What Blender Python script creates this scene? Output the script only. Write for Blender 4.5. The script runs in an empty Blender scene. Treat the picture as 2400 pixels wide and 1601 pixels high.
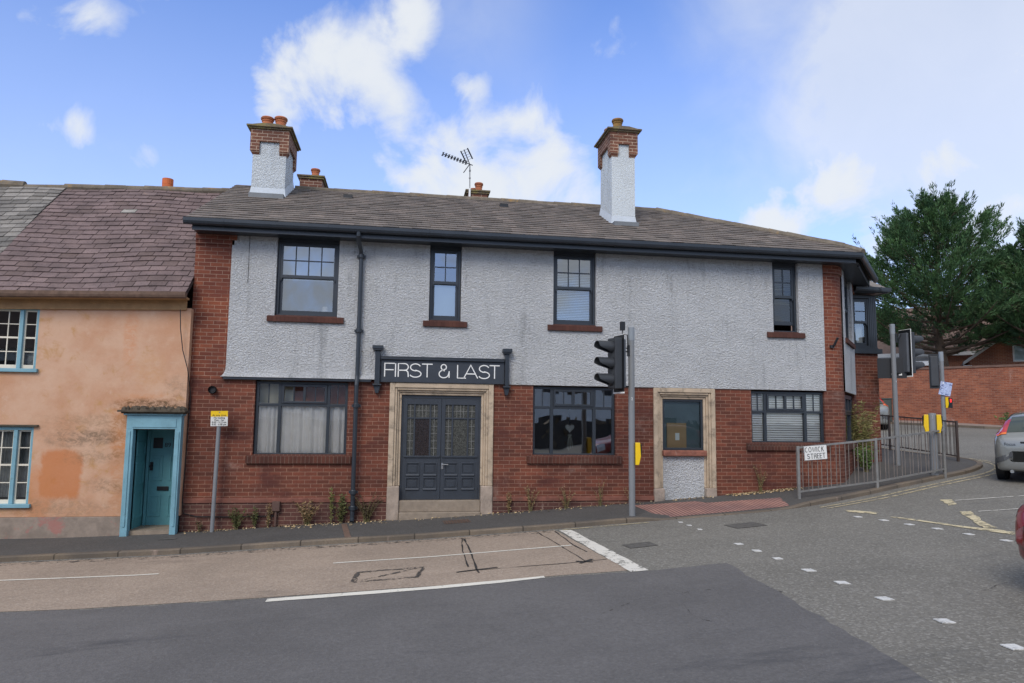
import bpy, bmesh, math, random
import numpy as np
from mathutils import Vector, Matrix
random.seed(7); rng = np.random.default_rng(7)
S = bpy.context.scene
C = S.collection
PI = math.pi
# ------------------------------------------------------------------ camera
yaw, pitch, roll = .154555, .0992671, .0120286
fw = Vector((math.sin(yaw)*math.cos(pitch), math.cos(yaw)*math.cos(pitch), math.sin(pitch)))
rt0 = Vector((math.cos(yaw), -math.sin(yaw), 0)); up0 = rt0.cross(fw)
rt = rt0*math.cos(roll)+up0*math.sin(roll); up = up0*math.cos(roll)-rt0*math.sin(roll)
cd = bpy.data.cameras.new("camera"); cam = bpy.data.objects.new("camera", cd); C.objects.link(cam)
M = Matrix((rt, up, -fw)).transposed().to_4x4(); M.translation = Vector((0, -13.8988, 1.5)); cam.matrix_world = M
cd.sensor_width = 36; cd.lens = 1633/2400*36; cd.shift_y = .00797; cd.clip_start = .05; cd.clip_end = 3000
S.camera = cam
# ------------------------------------------------------------------ light, sky, exposure
S.view_settings.view_transform = 'Standard'; S.view_settings.look = 'None'
S.view_settings.exposure = 0.0; S.view_settings.gamma = 1
SUN_EL, SUN_AZ = math.radians(40), math.radians(208)     # azimuth clockwise from +Y
sd = bpy.data.lights.new("sun", 'SUN'); sd.energy = 2.1; sd.angle = math.radians(28); sd.color = (1, .92, .82)
so = bpy.data.objects.new("sun", sd); C.objects.link(so)
sdir = Vector((math.sin(SUN_AZ)*math.cos(SUN_EL), math.cos(SUN_AZ)*math.cos(SUN_EL), math.sin(SUN_EL)))
so.rotation_euler = sdir.to_track_quat('Z', 'Y').to_euler(); so.location = sdir*60
W = bpy.data.worlds.new("World"); S.world = W; W.use_nodes = True
nt = W.node_tree; N = nt.nodes; L = nt.links
for n in list(N): N.remove(n)
def wn(t, **k):
    n = N.new(t)
    for a, v in k.items(): setattr(n, a, v)
    return n
sky = wn('ShaderNodeTexSky', sky_type='NISHITA', sun_disc=False, sun_elevation=SUN_EL, sun_rotation=SUN_AZ, air_density=1.0, dust_density=.6, ozone_density=2.0)
tc = wn('ShaderNodeTexCoord')
nz = wn('ShaderNodeTexNoise'); nz.inputs['Scale'].default_value = 9; nz.inputs['Detail'].default_value = 9; nz.inputs['Roughness'].default_value = .56; nz.inputs['Distortion'].default_value = .35
L.new(tc.outputs['Generated'], nz.inputs['Vector'])
nb = wn('ShaderNodeTexNoise'); nb.inputs['Scale'].default_value = 1.6; nb.inputs['Detail'].default_value = 3
L.new(tc.outputs['Generated'], nb.inputs['Vector'])
def wm(op, a, b=None, c=None, clamp=False):
    n = wn('ShaderNodeMath', operation=op, use_clamp=clamp)
    for i, q in enumerate((a, b, c)):
        if q is None: continue
        if isinstance(q, (int, float)): n.inputs[i].default_value = q
        else: L.new(q, n.inputs[i])
    return n.outputs[0]
CL = [(-6.2,27.9,3.0,.9),(-3.7,25.8,3.9,.95),(-8.4,24.1,2.8,.6),(-9.8,25.5,2.4,.7),(-1.5,23.8,2.4,.7),(-11,23.1,2.2,.6),(1.8,21.8,3.5,.8),(5.7,21.7,3.2,.7),(10.8,21.7,3.9,.8),(12.7,19.1,3.9,.9),(-2,19.6,1.8,.6),(1.5,18.9,3.5,.8),(6.9,18.7,4.6,.9),(15.9,17.7,2.5,.5),(.4,30.7,2.1,.9),(4.1,31.4,3.9,.45),(5.3,26.0,1.7,.85),(3.6,26.8,.9,.4),(-23.8,19.3,2.2,.8),(-26.3,20,1.5,.6),(-20.1,18.2,2.0,.8),(-23.2,26.8,1.7,.7),(1.8,28,.6,.3),(33.4,17.5,3.6,.8),(37.7,14,6,.9),(28.7,14.6,2.6,.7),(42,15.5,6,.85),(39,19,4,.7),(30,14,3,.8),(31.8,22.8,.9,.35),(30.5,20,1.6,.4),(24.5,16.4,1.8,.3),(150,35,40,1.),(205,28,34,.9),(95,32,34,1.),(265,30,34,.9),(0,88,34,1.),(310,55,26,.8),(60,62,24,.9),(180,65,30,1.)]  # the wide last entries are unseen clouds, added to whiten the ambient light
acc = None
# clouds bend the look-up a little so their rims are ragged
wv = wn('ShaderNodeVectorMath', operation='SUBTRACT'); L.new(nz.outputs['Color'], wv.inputs[0]); wv.inputs[1].default_value = (.5, .5, .5)
ws = wn('ShaderNodeVectorMath', operation='SCALE'); L.new(wv.outputs[0], ws.inputs[0]); ws.inputs['Scale'].default_value = .075
wa = wn('ShaderNodeVectorMath', operation='ADD'); L.new(tc.outputs['Generated'], wa.inputs[0]); L.new(ws.outputs[0], wa.inputs[1])
for az, el, r, a in CL:
    az, el, r = map(math.radians, (az, el, r))
    d = wn('ShaderNodeVectorMath', operation='DISTANCE'); L.new(wa.outputs[0], d.inputs[0])
    d.inputs[1].default_value = (math.sin(az)*math.cos(el), math.cos(az)*math.cos(el), math.sin(el))
    q = wm('DIVIDE', d.outputs['Value'], r*.98); q = wm('MULTIPLY', q, q); q = wm('MULTIPLY', q, -1.0); q = wm('EXPONENT', q)
    q = wm('MULTIPLY', q, a)
    acc = q if acc is None else wm('SUBTRACT', wm('ADD', acc, q), wm('MULTIPLY', acc, q))
CL2 = [(44, 22, 12, .52), (47, 29, 10, .5), (36, 22.5, 5, .4), (38, 27, 6, .35), (28, 31, 4, .3), (44, 14, 9, .5), (5, 32, 5, .3), (-24, 19, 3, .25), (-20, 17.5, 3, .25), (10, 19, 9, .25), (25, 17, 6, .25)]
acc2 = None
for az, el, r, a in CL2:
    az, el, r = map(math.radians, (az, el, r))
    d = wn('ShaderNodeVectorMath', operation='DISTANCE'); L.new(wa.outputs[0], d.inputs[0]); d.inputs[1].default_value = (math.sin(az)*math.cos(el), math.cos(az)*math.cos(el), math.sin(el))
    q = wm('DIVIDE', d.outputs['Value'], r); q = wm('EXPONENT', wm('MULTIPLY', wm('MULTIPLY', q, q), -1.0)); q = wm('MULTIPLY', q, a); acc2 = q if acc2 is None else wm('ADD', acc2, q)
acc2 = wm('MULTIPLY', acc2, wm('MULTIPLY_ADD', nz.outputs['Fac'], 1.3, .3)); acc2 = wm('MINIMUM', acc2, .72)
n1 = wm('MULTIPLY_ADD', nz.outputs['Fac'], 2.3, -1.2)
dens = wm('ADD', acc, n1)
mr = wn('ShaderNodeMapRange', interpolation_type='SMOOTHERSTEP'); L.new(dens, mr.inputs['Value'])
mr.inputs['From Min'].default_value = .2; mr.inputs['From Max'].default_value = 1.12; mr.inputs['To Max'].default_value = .95
# pale veil low down and to the right side of the sky
sx = wn('ShaderNodeSeparateXYZ'); L.new(tc.outputs['Generated'], sx.inputs[0])
veil = wn('ShaderNodeMapRange'); L.new(sx.outputs['Z'], veil.inputs['Value']); veil.inputs['From Min'].default_value = .56; veil.inputs['From Max'].default_value = .16; veil.inputs['To Min'].default_value = 0; veil.inputs['To Max'].default_value = .42
cf = wm('MAXIMUM', mr.outputs[0], wm('MAXIMUM', veil.outputs[0], acc2))
tint = wn('ShaderNodeMix', data_type='RGBA', blend_type='MULTIPLY'); tint.inputs[0].default_value = 1
L.new(sky.outputs[0], tint.inputs[6]); tint.inputs[7].default_value = (1.62, 1.92, 2.7, 1)
shade = wn('ShaderNodeMix', data_type='RGBA'); L.new(wm('MULTIPLY_ADD', nz.outputs['Fac'], 1.6, -.3, True), shade.inputs[0])
shade.inputs[6].default_value = (7.7, 8.15, 8.7, 1); shade.inputs[7].default_value = (8.6, 8.9, 9.2, 1)
mx = wn('ShaderNodeMix', data_type='RGBA'); L.new(cf, mx.inputs[0]); L.new(tint.outputs[2], mx.inputs[6]); L.new(shade.outputs[2], mx.inputs[7])
bg = wn('ShaderNodeBackground'); L.new(mx.outputs[2], bg.inputs['Color']); bg.inputs['Strength'].default_value = .1
wo = wn('ShaderNodeOutputWorld'); L.new(bg.outputs[0], wo.inputs['Surface'])

# ------------------------------------------------------------------ materials
def lin(h):
    h = h.lstrip('#'); o = []
    for i in (0, 2, 4):
        c = int(h[i:i+2], 16)/255; o.append(c/12.92 if c <= .04045 else ((c+.055)/1.055)**2.4)
    return (*o, 1)
def newmat(name):
    m = bpy.data.materials.new(name); m.use_nodes = True
    return m, m.node_tree, m.node_tree.nodes['Principled BSDF']
def nnoise(t, vec, scale, detail=4, rough=.6, dist=0):
    n = t.nodes.new('ShaderNodeTexNoise'); n.inputs['Scale'].default_value = scale; n.inputs['Detail'].default_value = detail
    n.inputs['Roughness'].default_value = rough; n.inputs['Distortion'].default_value = dist
    t.links.new(vec, n.inputs['Vector']); return n.outputs['Fac']
def nramp(t, fac, a, b, ca=0., cb=1.):
    n = t.nodes.new('ShaderNodeMapRange'); n.interpolation_type = 'SMOOTHSTEP'
    t.links.new(fac, n.inputs['Value'])
    for k, v in (('From Min', a), ('From Max', b), ('To Min', ca), ('To Max', cb)): n.inputs[k].default_value = v
    return n.outputs[0]
def nmix(t, fac, a, b, mode='MIX'):
    n = t.nodes.new('ShaderNodeMix'); n.data_type = 'RGBA'; n.blend_type = mode
    for i, q in ((0, fac), (6, a), (7, b)):
        if isinstance(q, (int, float)): n.inputs[i].default_value = q
        elif isinstance(q, tuple): n.inputs[i].default_value = q
        else: t.links.new(q, n.inputs[i])
    return n.outputs[2]
def nmath(t, op, a, b=0.):
    n = t.nodes.new('ShaderNodeMath'); n.operation = op
    for i, q in enumerate((a, b)):
        if isinstance(q, (int, float)): n.inputs[i].default_value = q
        else: t.links.new(q, n.inputs[i])
    return n.outputs[0]
def nbump(t, h, strength, dist, prev=None):
    n = t.nodes.new('ShaderNodeBump'); n.inputs['Strength'].default_value = strength; n.inputs['Distance'].default_value = dist
    t.links.new(h, n.inputs['Height'])
    if prev is not None: t.links.new(prev, n.inputs['Normal'])
    return n.outputs[0]
def coord(t, kind='Object', scale=None):
    n = t.nodes.new('ShaderNodeTexCoord'); o = n.outputs[kind]
    if scale:
        m = t.nodes.new('ShaderNodeMapping'); m.inputs['Scale'].default_value = scale; t.links.new(o, m.inputs['Vector']); o = m.outputs[0]
    return o
def scl(c, k): return (c[0]*k, c[1]*k, c[2]*k, 1)
def paint(name, col, rough=.5, var=.18, sc=3., bump=.0, bsc=60, metal=0., dirt=None, dsc=2., dlo=.55, dhi=.75, coat=0., spec=.5):
    m, t, b = newmat(name); c = lin(col) if isinstance(col, str) else col
    v = coord(t); f = nnoise(t, v, sc, 6, .65)
    col_ = nmix(t, nramp(t, f, .3, .7), scl(c, 1-var), scl(c, 1+var))
    if dirt:
        g = nnoise(t, v, dsc, 8, .7, .4); col_ = nmix(t, nramp(t, g, dlo, dhi, 0, .85), col_, lin(dirt) if isinstance(dirt, str) else dirt)
    t.links.new(col_, b.inputs['Base Color']); b.inputs['Roughness'].default_value = rough; b.inputs['Metallic'].default_value = metal
    b.inputs['Specular IOR Level'].default_value = spec
    if coat: b.inputs['Coat Weight'].default_value = coat; b.inputs['Coat Roughness'].default_value = .05
    if bump: t.links.new(nbump(t, nnoise(t, v, bsc, 4), bump, .01), b.inputs['Normal'])
    return m
def brickmat(name, c1, c2, mortar, bw=.225, bh=.075, ms=.009, stain='#8a7468', samt=.35, bump=.6, dark=None):
    m, t, b = newmat(name); uv = coord(t, 'UV'); ob = coord(t)
    br = t.nodes.new('ShaderNodeTexBrick'); t.links.new(uv, br.inputs['Vector'])
    for k, v in (('Scale', 1.), ('Mortar Size', ms), ('Mortar Smooth', .25), ('Bias', -.1), ('Brick Width', bw), ('Row Height', bh)): br.inputs[k].default_value = v
    br.inputs['Color1'].default_value = lin(c1); br.inputs['Color2'].default_value = lin(c2); br.inputs['Mortar'].default_value = lin(mortar)
    f = nnoise(t, ob, 1.3, 5, .6); c = nmix(t, nramp(t, f, .3, .72, .75, 1.2), (0, 0, 0, 1), br.outputs['Color'], 'MIX')
    mu = t.nodes.new('ShaderNodeMix'); mu.data_type = 'RGBA'; mu.blend_type = 'MULTIPLY'; mu.inputs[0].default_value = 1
    t.links.new(br.outputs['Color'], mu.inputs[6])
    g = nmix(t, nramp(t, f, .3, .7), (.74, .74, .78, 1), (1.18, 1.1, 1.02, 1)); t.links.new(g, mu.inputs[7])
    fine = nnoise(t, ob, 30, 6, .75); c = nmix(t, nramp(t, fine, .4, .68, 0, .45), mu.outputs[2], scl(lin(c2), .55))
    s = nnoise(t, ob, .9, 9, .72, .6); c = nmix(t, nramp(t, s, .58, .78, 0, samt), c, lin(stain))
    s3 = nnoise(t, coord(t, 'Object', (2.2, 2.2, .7)), 1.6, 9, .75); c = nmix(t, nramp(t, s3, .6, .76, 0, samt*.8), c, lin('#b39c90'))
    if dark:
        s2 = nnoise(t, coord(t, 'Object', (1.1, 1.1, 2.2)), 1.0, 7, .65); c = nmix(t, nramp(t, s2, .5, .68, 0, .75), c, lin(dark))
    t.links.new(c, b.inputs['Base Color']); b.inputs['Roughness'].default_value = .88; b.inputs['Specular IOR Level'].default_value = .25
    h = nmath(t, 'MULTIPLY', br.outputs['Fac'], -1.); h = nmath(t, 'ADD', h, nmath(t, 'MULTIPLY', fine, .5))
    t.links.new(nbump(t, h, bump, .008), b.inputs['Normal']); return m
def roughcast(name, col, stain, sc=22, dist=.03, strength=.85):
    m, t, b = newmat(name); o = coord(t)
    a = nnoise(t, coord(t, 'Object', (1, 1, 1.35)), sc, 5, .62, .5); f2 = nnoise(t, o, sc*2.7, 4, .7)
    big = nnoise(t, o, 1.4, 6, .65)
    h = nmath(t, 'ADD', nmath(t, 'MULTIPLY', nramp(t, a, .3, .72), 1.), nmath(t, 'MULTIPLY', f2, .45))
    c = nmix(t, nramp(t, big, .3, .7), scl(lin(col), .93), scl(lin(col), 1.05))
    c = nmix(t, nramp(t, a, .3, .44, .55, 0), c, lin(stain))
    spots = nnoise(t, o, 9, 3, .8); c = nmix(t, nramp(t, spots, .7, .78, 0, .7), c, scl(lin(stain), .8))
    wet = nnoise(t, coord(t, 'Object', (3.5, 3.5, .5)), 1.0, 7, .65); c = nmix(t, nramp(t, wet, .54, .74, 0, .45), c, lin(stain)); wt2 = nnoise(t, coord(t, 'Object', (9, 9, .6)), 1.0, 6, .7); c = nmix(t, nramp(t, wt2, .58, .72, 0, .22), c, lin(stain))
    t.links.new(c, b.inputs['Base Color']); b.inputs['Roughness'].default_value = .85; b.inputs['Specular IOR Level'].default_value = .25
    t.links.new(nbump(t, h, strength, dist), b.inputs['Normal']); return m
def slatemat(name, cols, lichen='#b08436', la=.5, white=.3):
    m, t, b = newmat(name); o = coord(t)
    at = t.nodes.new('ShaderNodeAttribute'); at.attribute_name = 'tint'
    r = t.nodes.new('ShaderNodeValToRGB'); e = r.color_ramp.elements
    while len(e) < len(cols): e.new(.5)
    for i, (p, c) in enumerate(cols): e[i].position = p; e[i].color = lin(c)
    t.links.new(at.outputs['Fac'], r.inputs[0]); c = r.outputs[0]
    f = nnoise(t, o, 2.2, 6, .65); c = nmix(t, 1., c, nmix(t, nramp(t, f, .3, .7), (.78, .78, .78, 1), (1.2, 1.18, 1.15, 1)), 'MULTIPLY')
    g = nnoise(t, o, 14, 8, .75); c = nmix(t, nramp(t, g, .6, .75, 0, white), c, lin('#b3aaa0'))
    d = nnoise(t, o, 30, 5, .75); c = nmix(t, nramp(t, d, .36, .46, .6, 0), c, lin('#3b3531'))
    d2 = nnoise(t, o, 60, 4, .8); c = nmix(t, nramp(t, d2, .58, .7, 0, white), c, lin('#a79d94'))
    l = nnoise(t, o, .55, 9, .75, .5); c = nmix(t, nramp(t, l, .64, .74, 0, la), c, lin(lichen))
    t.links.new(c, b.inputs['Base Color']); b.inputs['Roughness'].default_value = .8; b.inputs['Specular IOR Level'].default_value = .3
    t.links.new(nbump(t, g, .35, .006), b.inputs['Normal']); return m
def asphalt(name, base, spk, patchy, sp_amt=.5, rough=.9, bump=.5, psc=.5, mottle=.5):
    m, t, b = newmat(name); o = coord(t)
    v = t.nodes.new('ShaderNodeTexVoronoi'); v.inputs['Scale'].default_value = 48; t.links.new(o, v.inputs['Vector'])
    c0 = lin(base); f = nnoise(t, o, psc, 7, .62); c = nmix(t, nramp(t, f, .3, .7), scl(c0, .88), scl(c0, 1.12))
    sep = t.nodes.new('ShaderNodeSeparateColor'); t.links.new(v.outputs['Color'], sep.inputs[0])
    k = nramp(t, sep.outputs[0], .55, 1., 0, sp_amt); c = nmix(t, k, c, lin(spk))
    k2 = nramp(t, sep.outputs[1], .6, 1., 0, sp_amt); c = nmix(t, k2, c, scl(c0, .5))
    v2 = t.nodes.new('ShaderNodeTexVoronoi'); v2.inputs['Scale'].default_value = 14; t.links.new(o, v2.inputs['Vector'])
    c = nmix(t, nramp(t, v2.outputs['Distance'], .03, .11, .9*sp_amt, 0), c, lin('#c9c6bd'))
    gr = nnoise(t, o, 26, 6, .8); c = nmix(t, nramp(t, gr, .35, .62, .45, 0), c, scl(c0, .55)); s4 = nnoise(t, coord(t, 'Object', (.16, .9, 1)), 1.3, 6, .6); c = nmix(t, nramp(t, s4, .55, .7, 0, .3), c, scl(c0, 1.25))
    s = nnoise(t, coord(t, 'Object', (.35, 1.2, 1)), 1.1, 9, .75, .4); c = nmix(t, nramp(t, s, .56, .72, 0, mottle), c, lin(patchy))
    t.links.new(c, b.inputs['Base Color']); b.inputs['Roughness'].default_value = rough; b.inputs['Specular IOR Level'].default_value = .3
    h = nmath(t, 'ADD', v.outputs['Distance'], nmath(t, 'MULTIPLY', nnoise(t, o, 120, 3), .6))
    t.links.new(nbump(t, h, bump, .006), b.inputs['Normal']); return m
def linepaint(name, col, wear, under, sc=9):
    m, t, b = newmat(name); o = coord(t)
    f = nnoise(t, o, sc, 9, .8, .3); c = nmix(t, nnoise(t, o, 3, 4), scl(lin(col), .85), scl(lin(col), 1.08))
    b.inputs['Roughness'].default_value = .75; t.links.new(c, b.inputs['Base Color'])
    tr = t.nodes.new('ShaderNodeBsdfTransparent'); ms = t.nodes.new('ShaderNodeMixShader')
    t.links.new(nramp(t, f, wear-.05, wear+.05, 1, 0), ms.inputs[0]); out = t.nodes['Material Output']
    t.links.new(b.outputs[0], ms.inputs[1]); t.links.new(tr.outputs[0], ms.inputs[2])
    t.links.new(nramp(t, f, wear-.05, wear+.05, 1, 0), ms.inputs[0]); t.links.new(ms.outputs[0], out.inputs[0]); return m
def glass(name, refl=.2, tintc=(.8, .85, .86, 1), wav=.0, rough=.01):
    m, t, b = newmat(name); t.nodes.remove(b); out = t.nodes['Material Output']
    tr = t.nodes.new('ShaderNodeBsdfTransparent'); tr.inputs[0].default_value = tintc
    gl = t.nodes.new('ShaderNodeBsdfGlossy'); gl.inputs['Roughness'].default_value = rough; gl.inputs[0].default_value = (.93, .97, 1, 1)
    fr = t.nodes.new('ShaderNodeFresnel'); fr.inputs[0].default_value = 1.5
    f = nmath(t, 'ADD', nmath(t, 'MULTIPLY', fr.outputs[0], 1.), refl)
    ms = t.nodes.new('ShaderNodeMixShader'); t.links.new(f, ms.inputs[0]); t.links.new(tr.outputs[0], ms.inputs[1]); t.links.new(gl.outputs[0], ms.inputs[2])
    if wav: t.links.new(nbump(t, nnoise(t, coord(t), 1.3, 1), wav, .02), gl.inputs['Normal'])
    t.links.new(ms.outputs[0], out.inputs[0]); return m
def leafmat(name, a, b_, c_, sc=1.2, fine=9):
    m, t, b = newmat(name); o = coord(t)
    f = nnoise(t, o, sc, 4, .6); g = nnoise(t, o, fine, 3, .6)
    c = nmix(t, nramp(t, f, .35, .65), lin(a), lin(b_)); c = nmix(t, nramp(t, g, .5, .72, 0, .8), c, lin(c_))
    t.links.new(c, b.inputs['Base Color']); b.inputs['Roughness'].default_value = .6; b.inputs['Specular IOR Level'].default_value = .25
    return m

m_brick = brickmat('red_brick', '#5f3b31', '#7d4a3b', '#957565', ms=.0058, stain='#a68d82', samt=.55, dark='#52302c')
m_brick_pier = brickmat('orange_red_brick', '#6b3d32', '#8d533e', '#a08372', ms=.006, stain='#8c6a58', samt=.2, dark='#673a31')
m_plinthbrick = brickmat('dark_plinth_brick', '#553a35', '#64443e', '#7c675c', stain='#8a8076', samt=.7)
m_sillbrick = brickmat('sill_brick', '#4e322b', '#613c32', '#6b5a50', bw=.075, bh=.5, ms=.006, stain='#8a7a70', samt=.4)
m_sillred = brickmat('sill_red_brick', '#523630', '#5f4038', '#4a332b', bw=.075, bh=.5, ms=.004, samt=.2)
m_chimbrick = brickmat('sooty_brick', '#6f4c40', '#7d5646', '#b3a08e', ms=.009, stain='#ab8438', samt=.55, dark='#4c3630')
m_farbrick = brickmat('far_wall_brick', '#7f4a39', '#a3674d', '#94705f', ms=.012, stain='#bda498', samt=.6)
m_housebrick = brickmat('house_brick', '#a06650', '#b37558', '#b8a08f', samt=.15)
m_render = roughcast('grey_roughcast', '#dddfe0', '#7e8284', sc=26, dist=.04, strength=.95)
m_rendwhite = roughcast('pale_roughcast', '#d3d9dc', '#9aa0a4', sc=26, dist=.03, strength=.8)
m_rendsmooth = paint('grey_smooth_render', '#c0c7cd', .85, .06, 6, .3, 30)
m_slate = slatemat('grey_slate', [(0, '#5f5953'), (.35, '#6e6761'), (.7, '#7a7069'), (1, '#8e837b')], la=.45, white=.4)
m_purple = slatemat('purple_slate', [(0, '#62534f'), (.4, '#716160'), (.93, '#7f6e6c'), (1, '#97938d')], la=.7, white=.25)
m_greyslate = slatemat('weathered_slate', [(0, '#6b6864'), (.5, '#7a7671'), (1, '#8d8984')], la=.4)
m_ridge = paint('ridge_tile', '#6f6659', .9, .25, 5, .5, 40, dirt='#a87f38', dsc=1.6, dlo=.55, dhi=.7)
m_navy = paint('dark_navy_paint', '#2f353c', .38, .06, 3)
m_blacknavy = paint('gutter_black', '#2e343b', .35, .1, 3)
m_door = paint('door_navy_paint', '#343a42', .45, .1, 4)
m_stone = paint('bath_stone', '#b7a58e', .85, .14, 3, .35, 35, dirt='#665d54', dsc=4.5, dlo=.48, dhi=.72)
m_stonelow = paint('worn_stone', '#a19284', .9, .18, 5, .6, 25, dirt='#6a625c', dsc=3)
m_stepstone = paint('step_stone', '#8d8071', .9, .15, 6, .4, 30, dirt='#5d564e', dsc=3)
m_glass = glass('window_glass', .20, wav=.12)
m_glassup = glass('upper_window_glass', .20, wav=.12)
m_glassdark = glass('dim_glass', .06)
m_obscure = paint('obscured_glass', '#454642', .35, .8, 60, .6, 90, spec=.25)
m_obscdark = paint('obscured_dark_glass', '#2a2322', .2, .4, 30, .4, 70, spec=.6)
m_lead = paint('lead_came', '#7c7d7a', .6)
m_curtain = paint('net_curtain', '#f0ece4', .9, .05, 5)
m_blind = paint('white_blind', '#f0f1ec', .6, .04)
m_room = paint('room_wall', '#b39f88', .9, .2, 1)
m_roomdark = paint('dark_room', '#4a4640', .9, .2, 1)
m_roomred = paint('red_room_wall', '#8a5648', .9, .1)
m_terra = paint('terracotta', '#b06a48', .85, .15, 8, .3, 40, dirt='#7c6a4e', dsc=4, dlo=.58)
m_orange = paint('new_terracotta', '#c8693a', .8, .1, 8)
m_white = paint('white_paint', '#e8e8e4', .5, .05)
m_cottage = None
m_blue = paint('flaking_blue_paint', '#74a0ae', .55, .12, 3, .15, 40, dirt='#5c7a74', dsc=5, dlo=.6, dhi=.72)
m_tealdoor = paint('teal_door_paint', '#5b949c', .5, .12, 2)
m_cream = paint('cream_sash', '#d9d3c2', .6, .1)
m_plinthcot = paint('flaked_plinth', '#8d8074', .95, .2, 4, .6, 20, dirt='#a26f66', dsc=2.2, dlo=.52, dhi=.62)
m_pole = paint('grey_pole_paint', '#7c7f82', .5, .05, 3)
m_polecap = paint('pole_sleeve', '#868d93', .5, .04)
m_black = paint('black_plastic', '#1b1d20', .45, .1)
m_hood = paint('hood_plastic', '#34373b', .5, .1)
m_signalgrey = paint('signal_back', '#565a60', .5, .1)
m_yellow = paint('yellow_plastic', '#e6be12', .4, .05)
m_galv = paint('galvanised_steel', '#8b8a87', .5, .18, 6, metal=.4)
m_bar = paint('dull_bar_steel', '#7f7771', .6, .2, 6, metal=.2)
m_brownrail = paint('dark_brown_rail', '#463c38', .6, .15)
m_bark = paint('tree_bark', '#57493d', .95, .25, 5, .9, 12)
m_ironbrown = paint('brown_iron', '#6c574b', .8, .2, 8)
m_chrome = paint('brushed_steel', '#c9ccce', .25, .03, metal=.9)
m_soot = paint('moss_ledge', '#4c453a', .95, .3, 9, .8, 25)
m_rubber = paint('tyre_rubber', '#1d1d1e', .8, .1)
m_text_black = paint('black_lettering', '#16171a', .5, 0)

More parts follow.
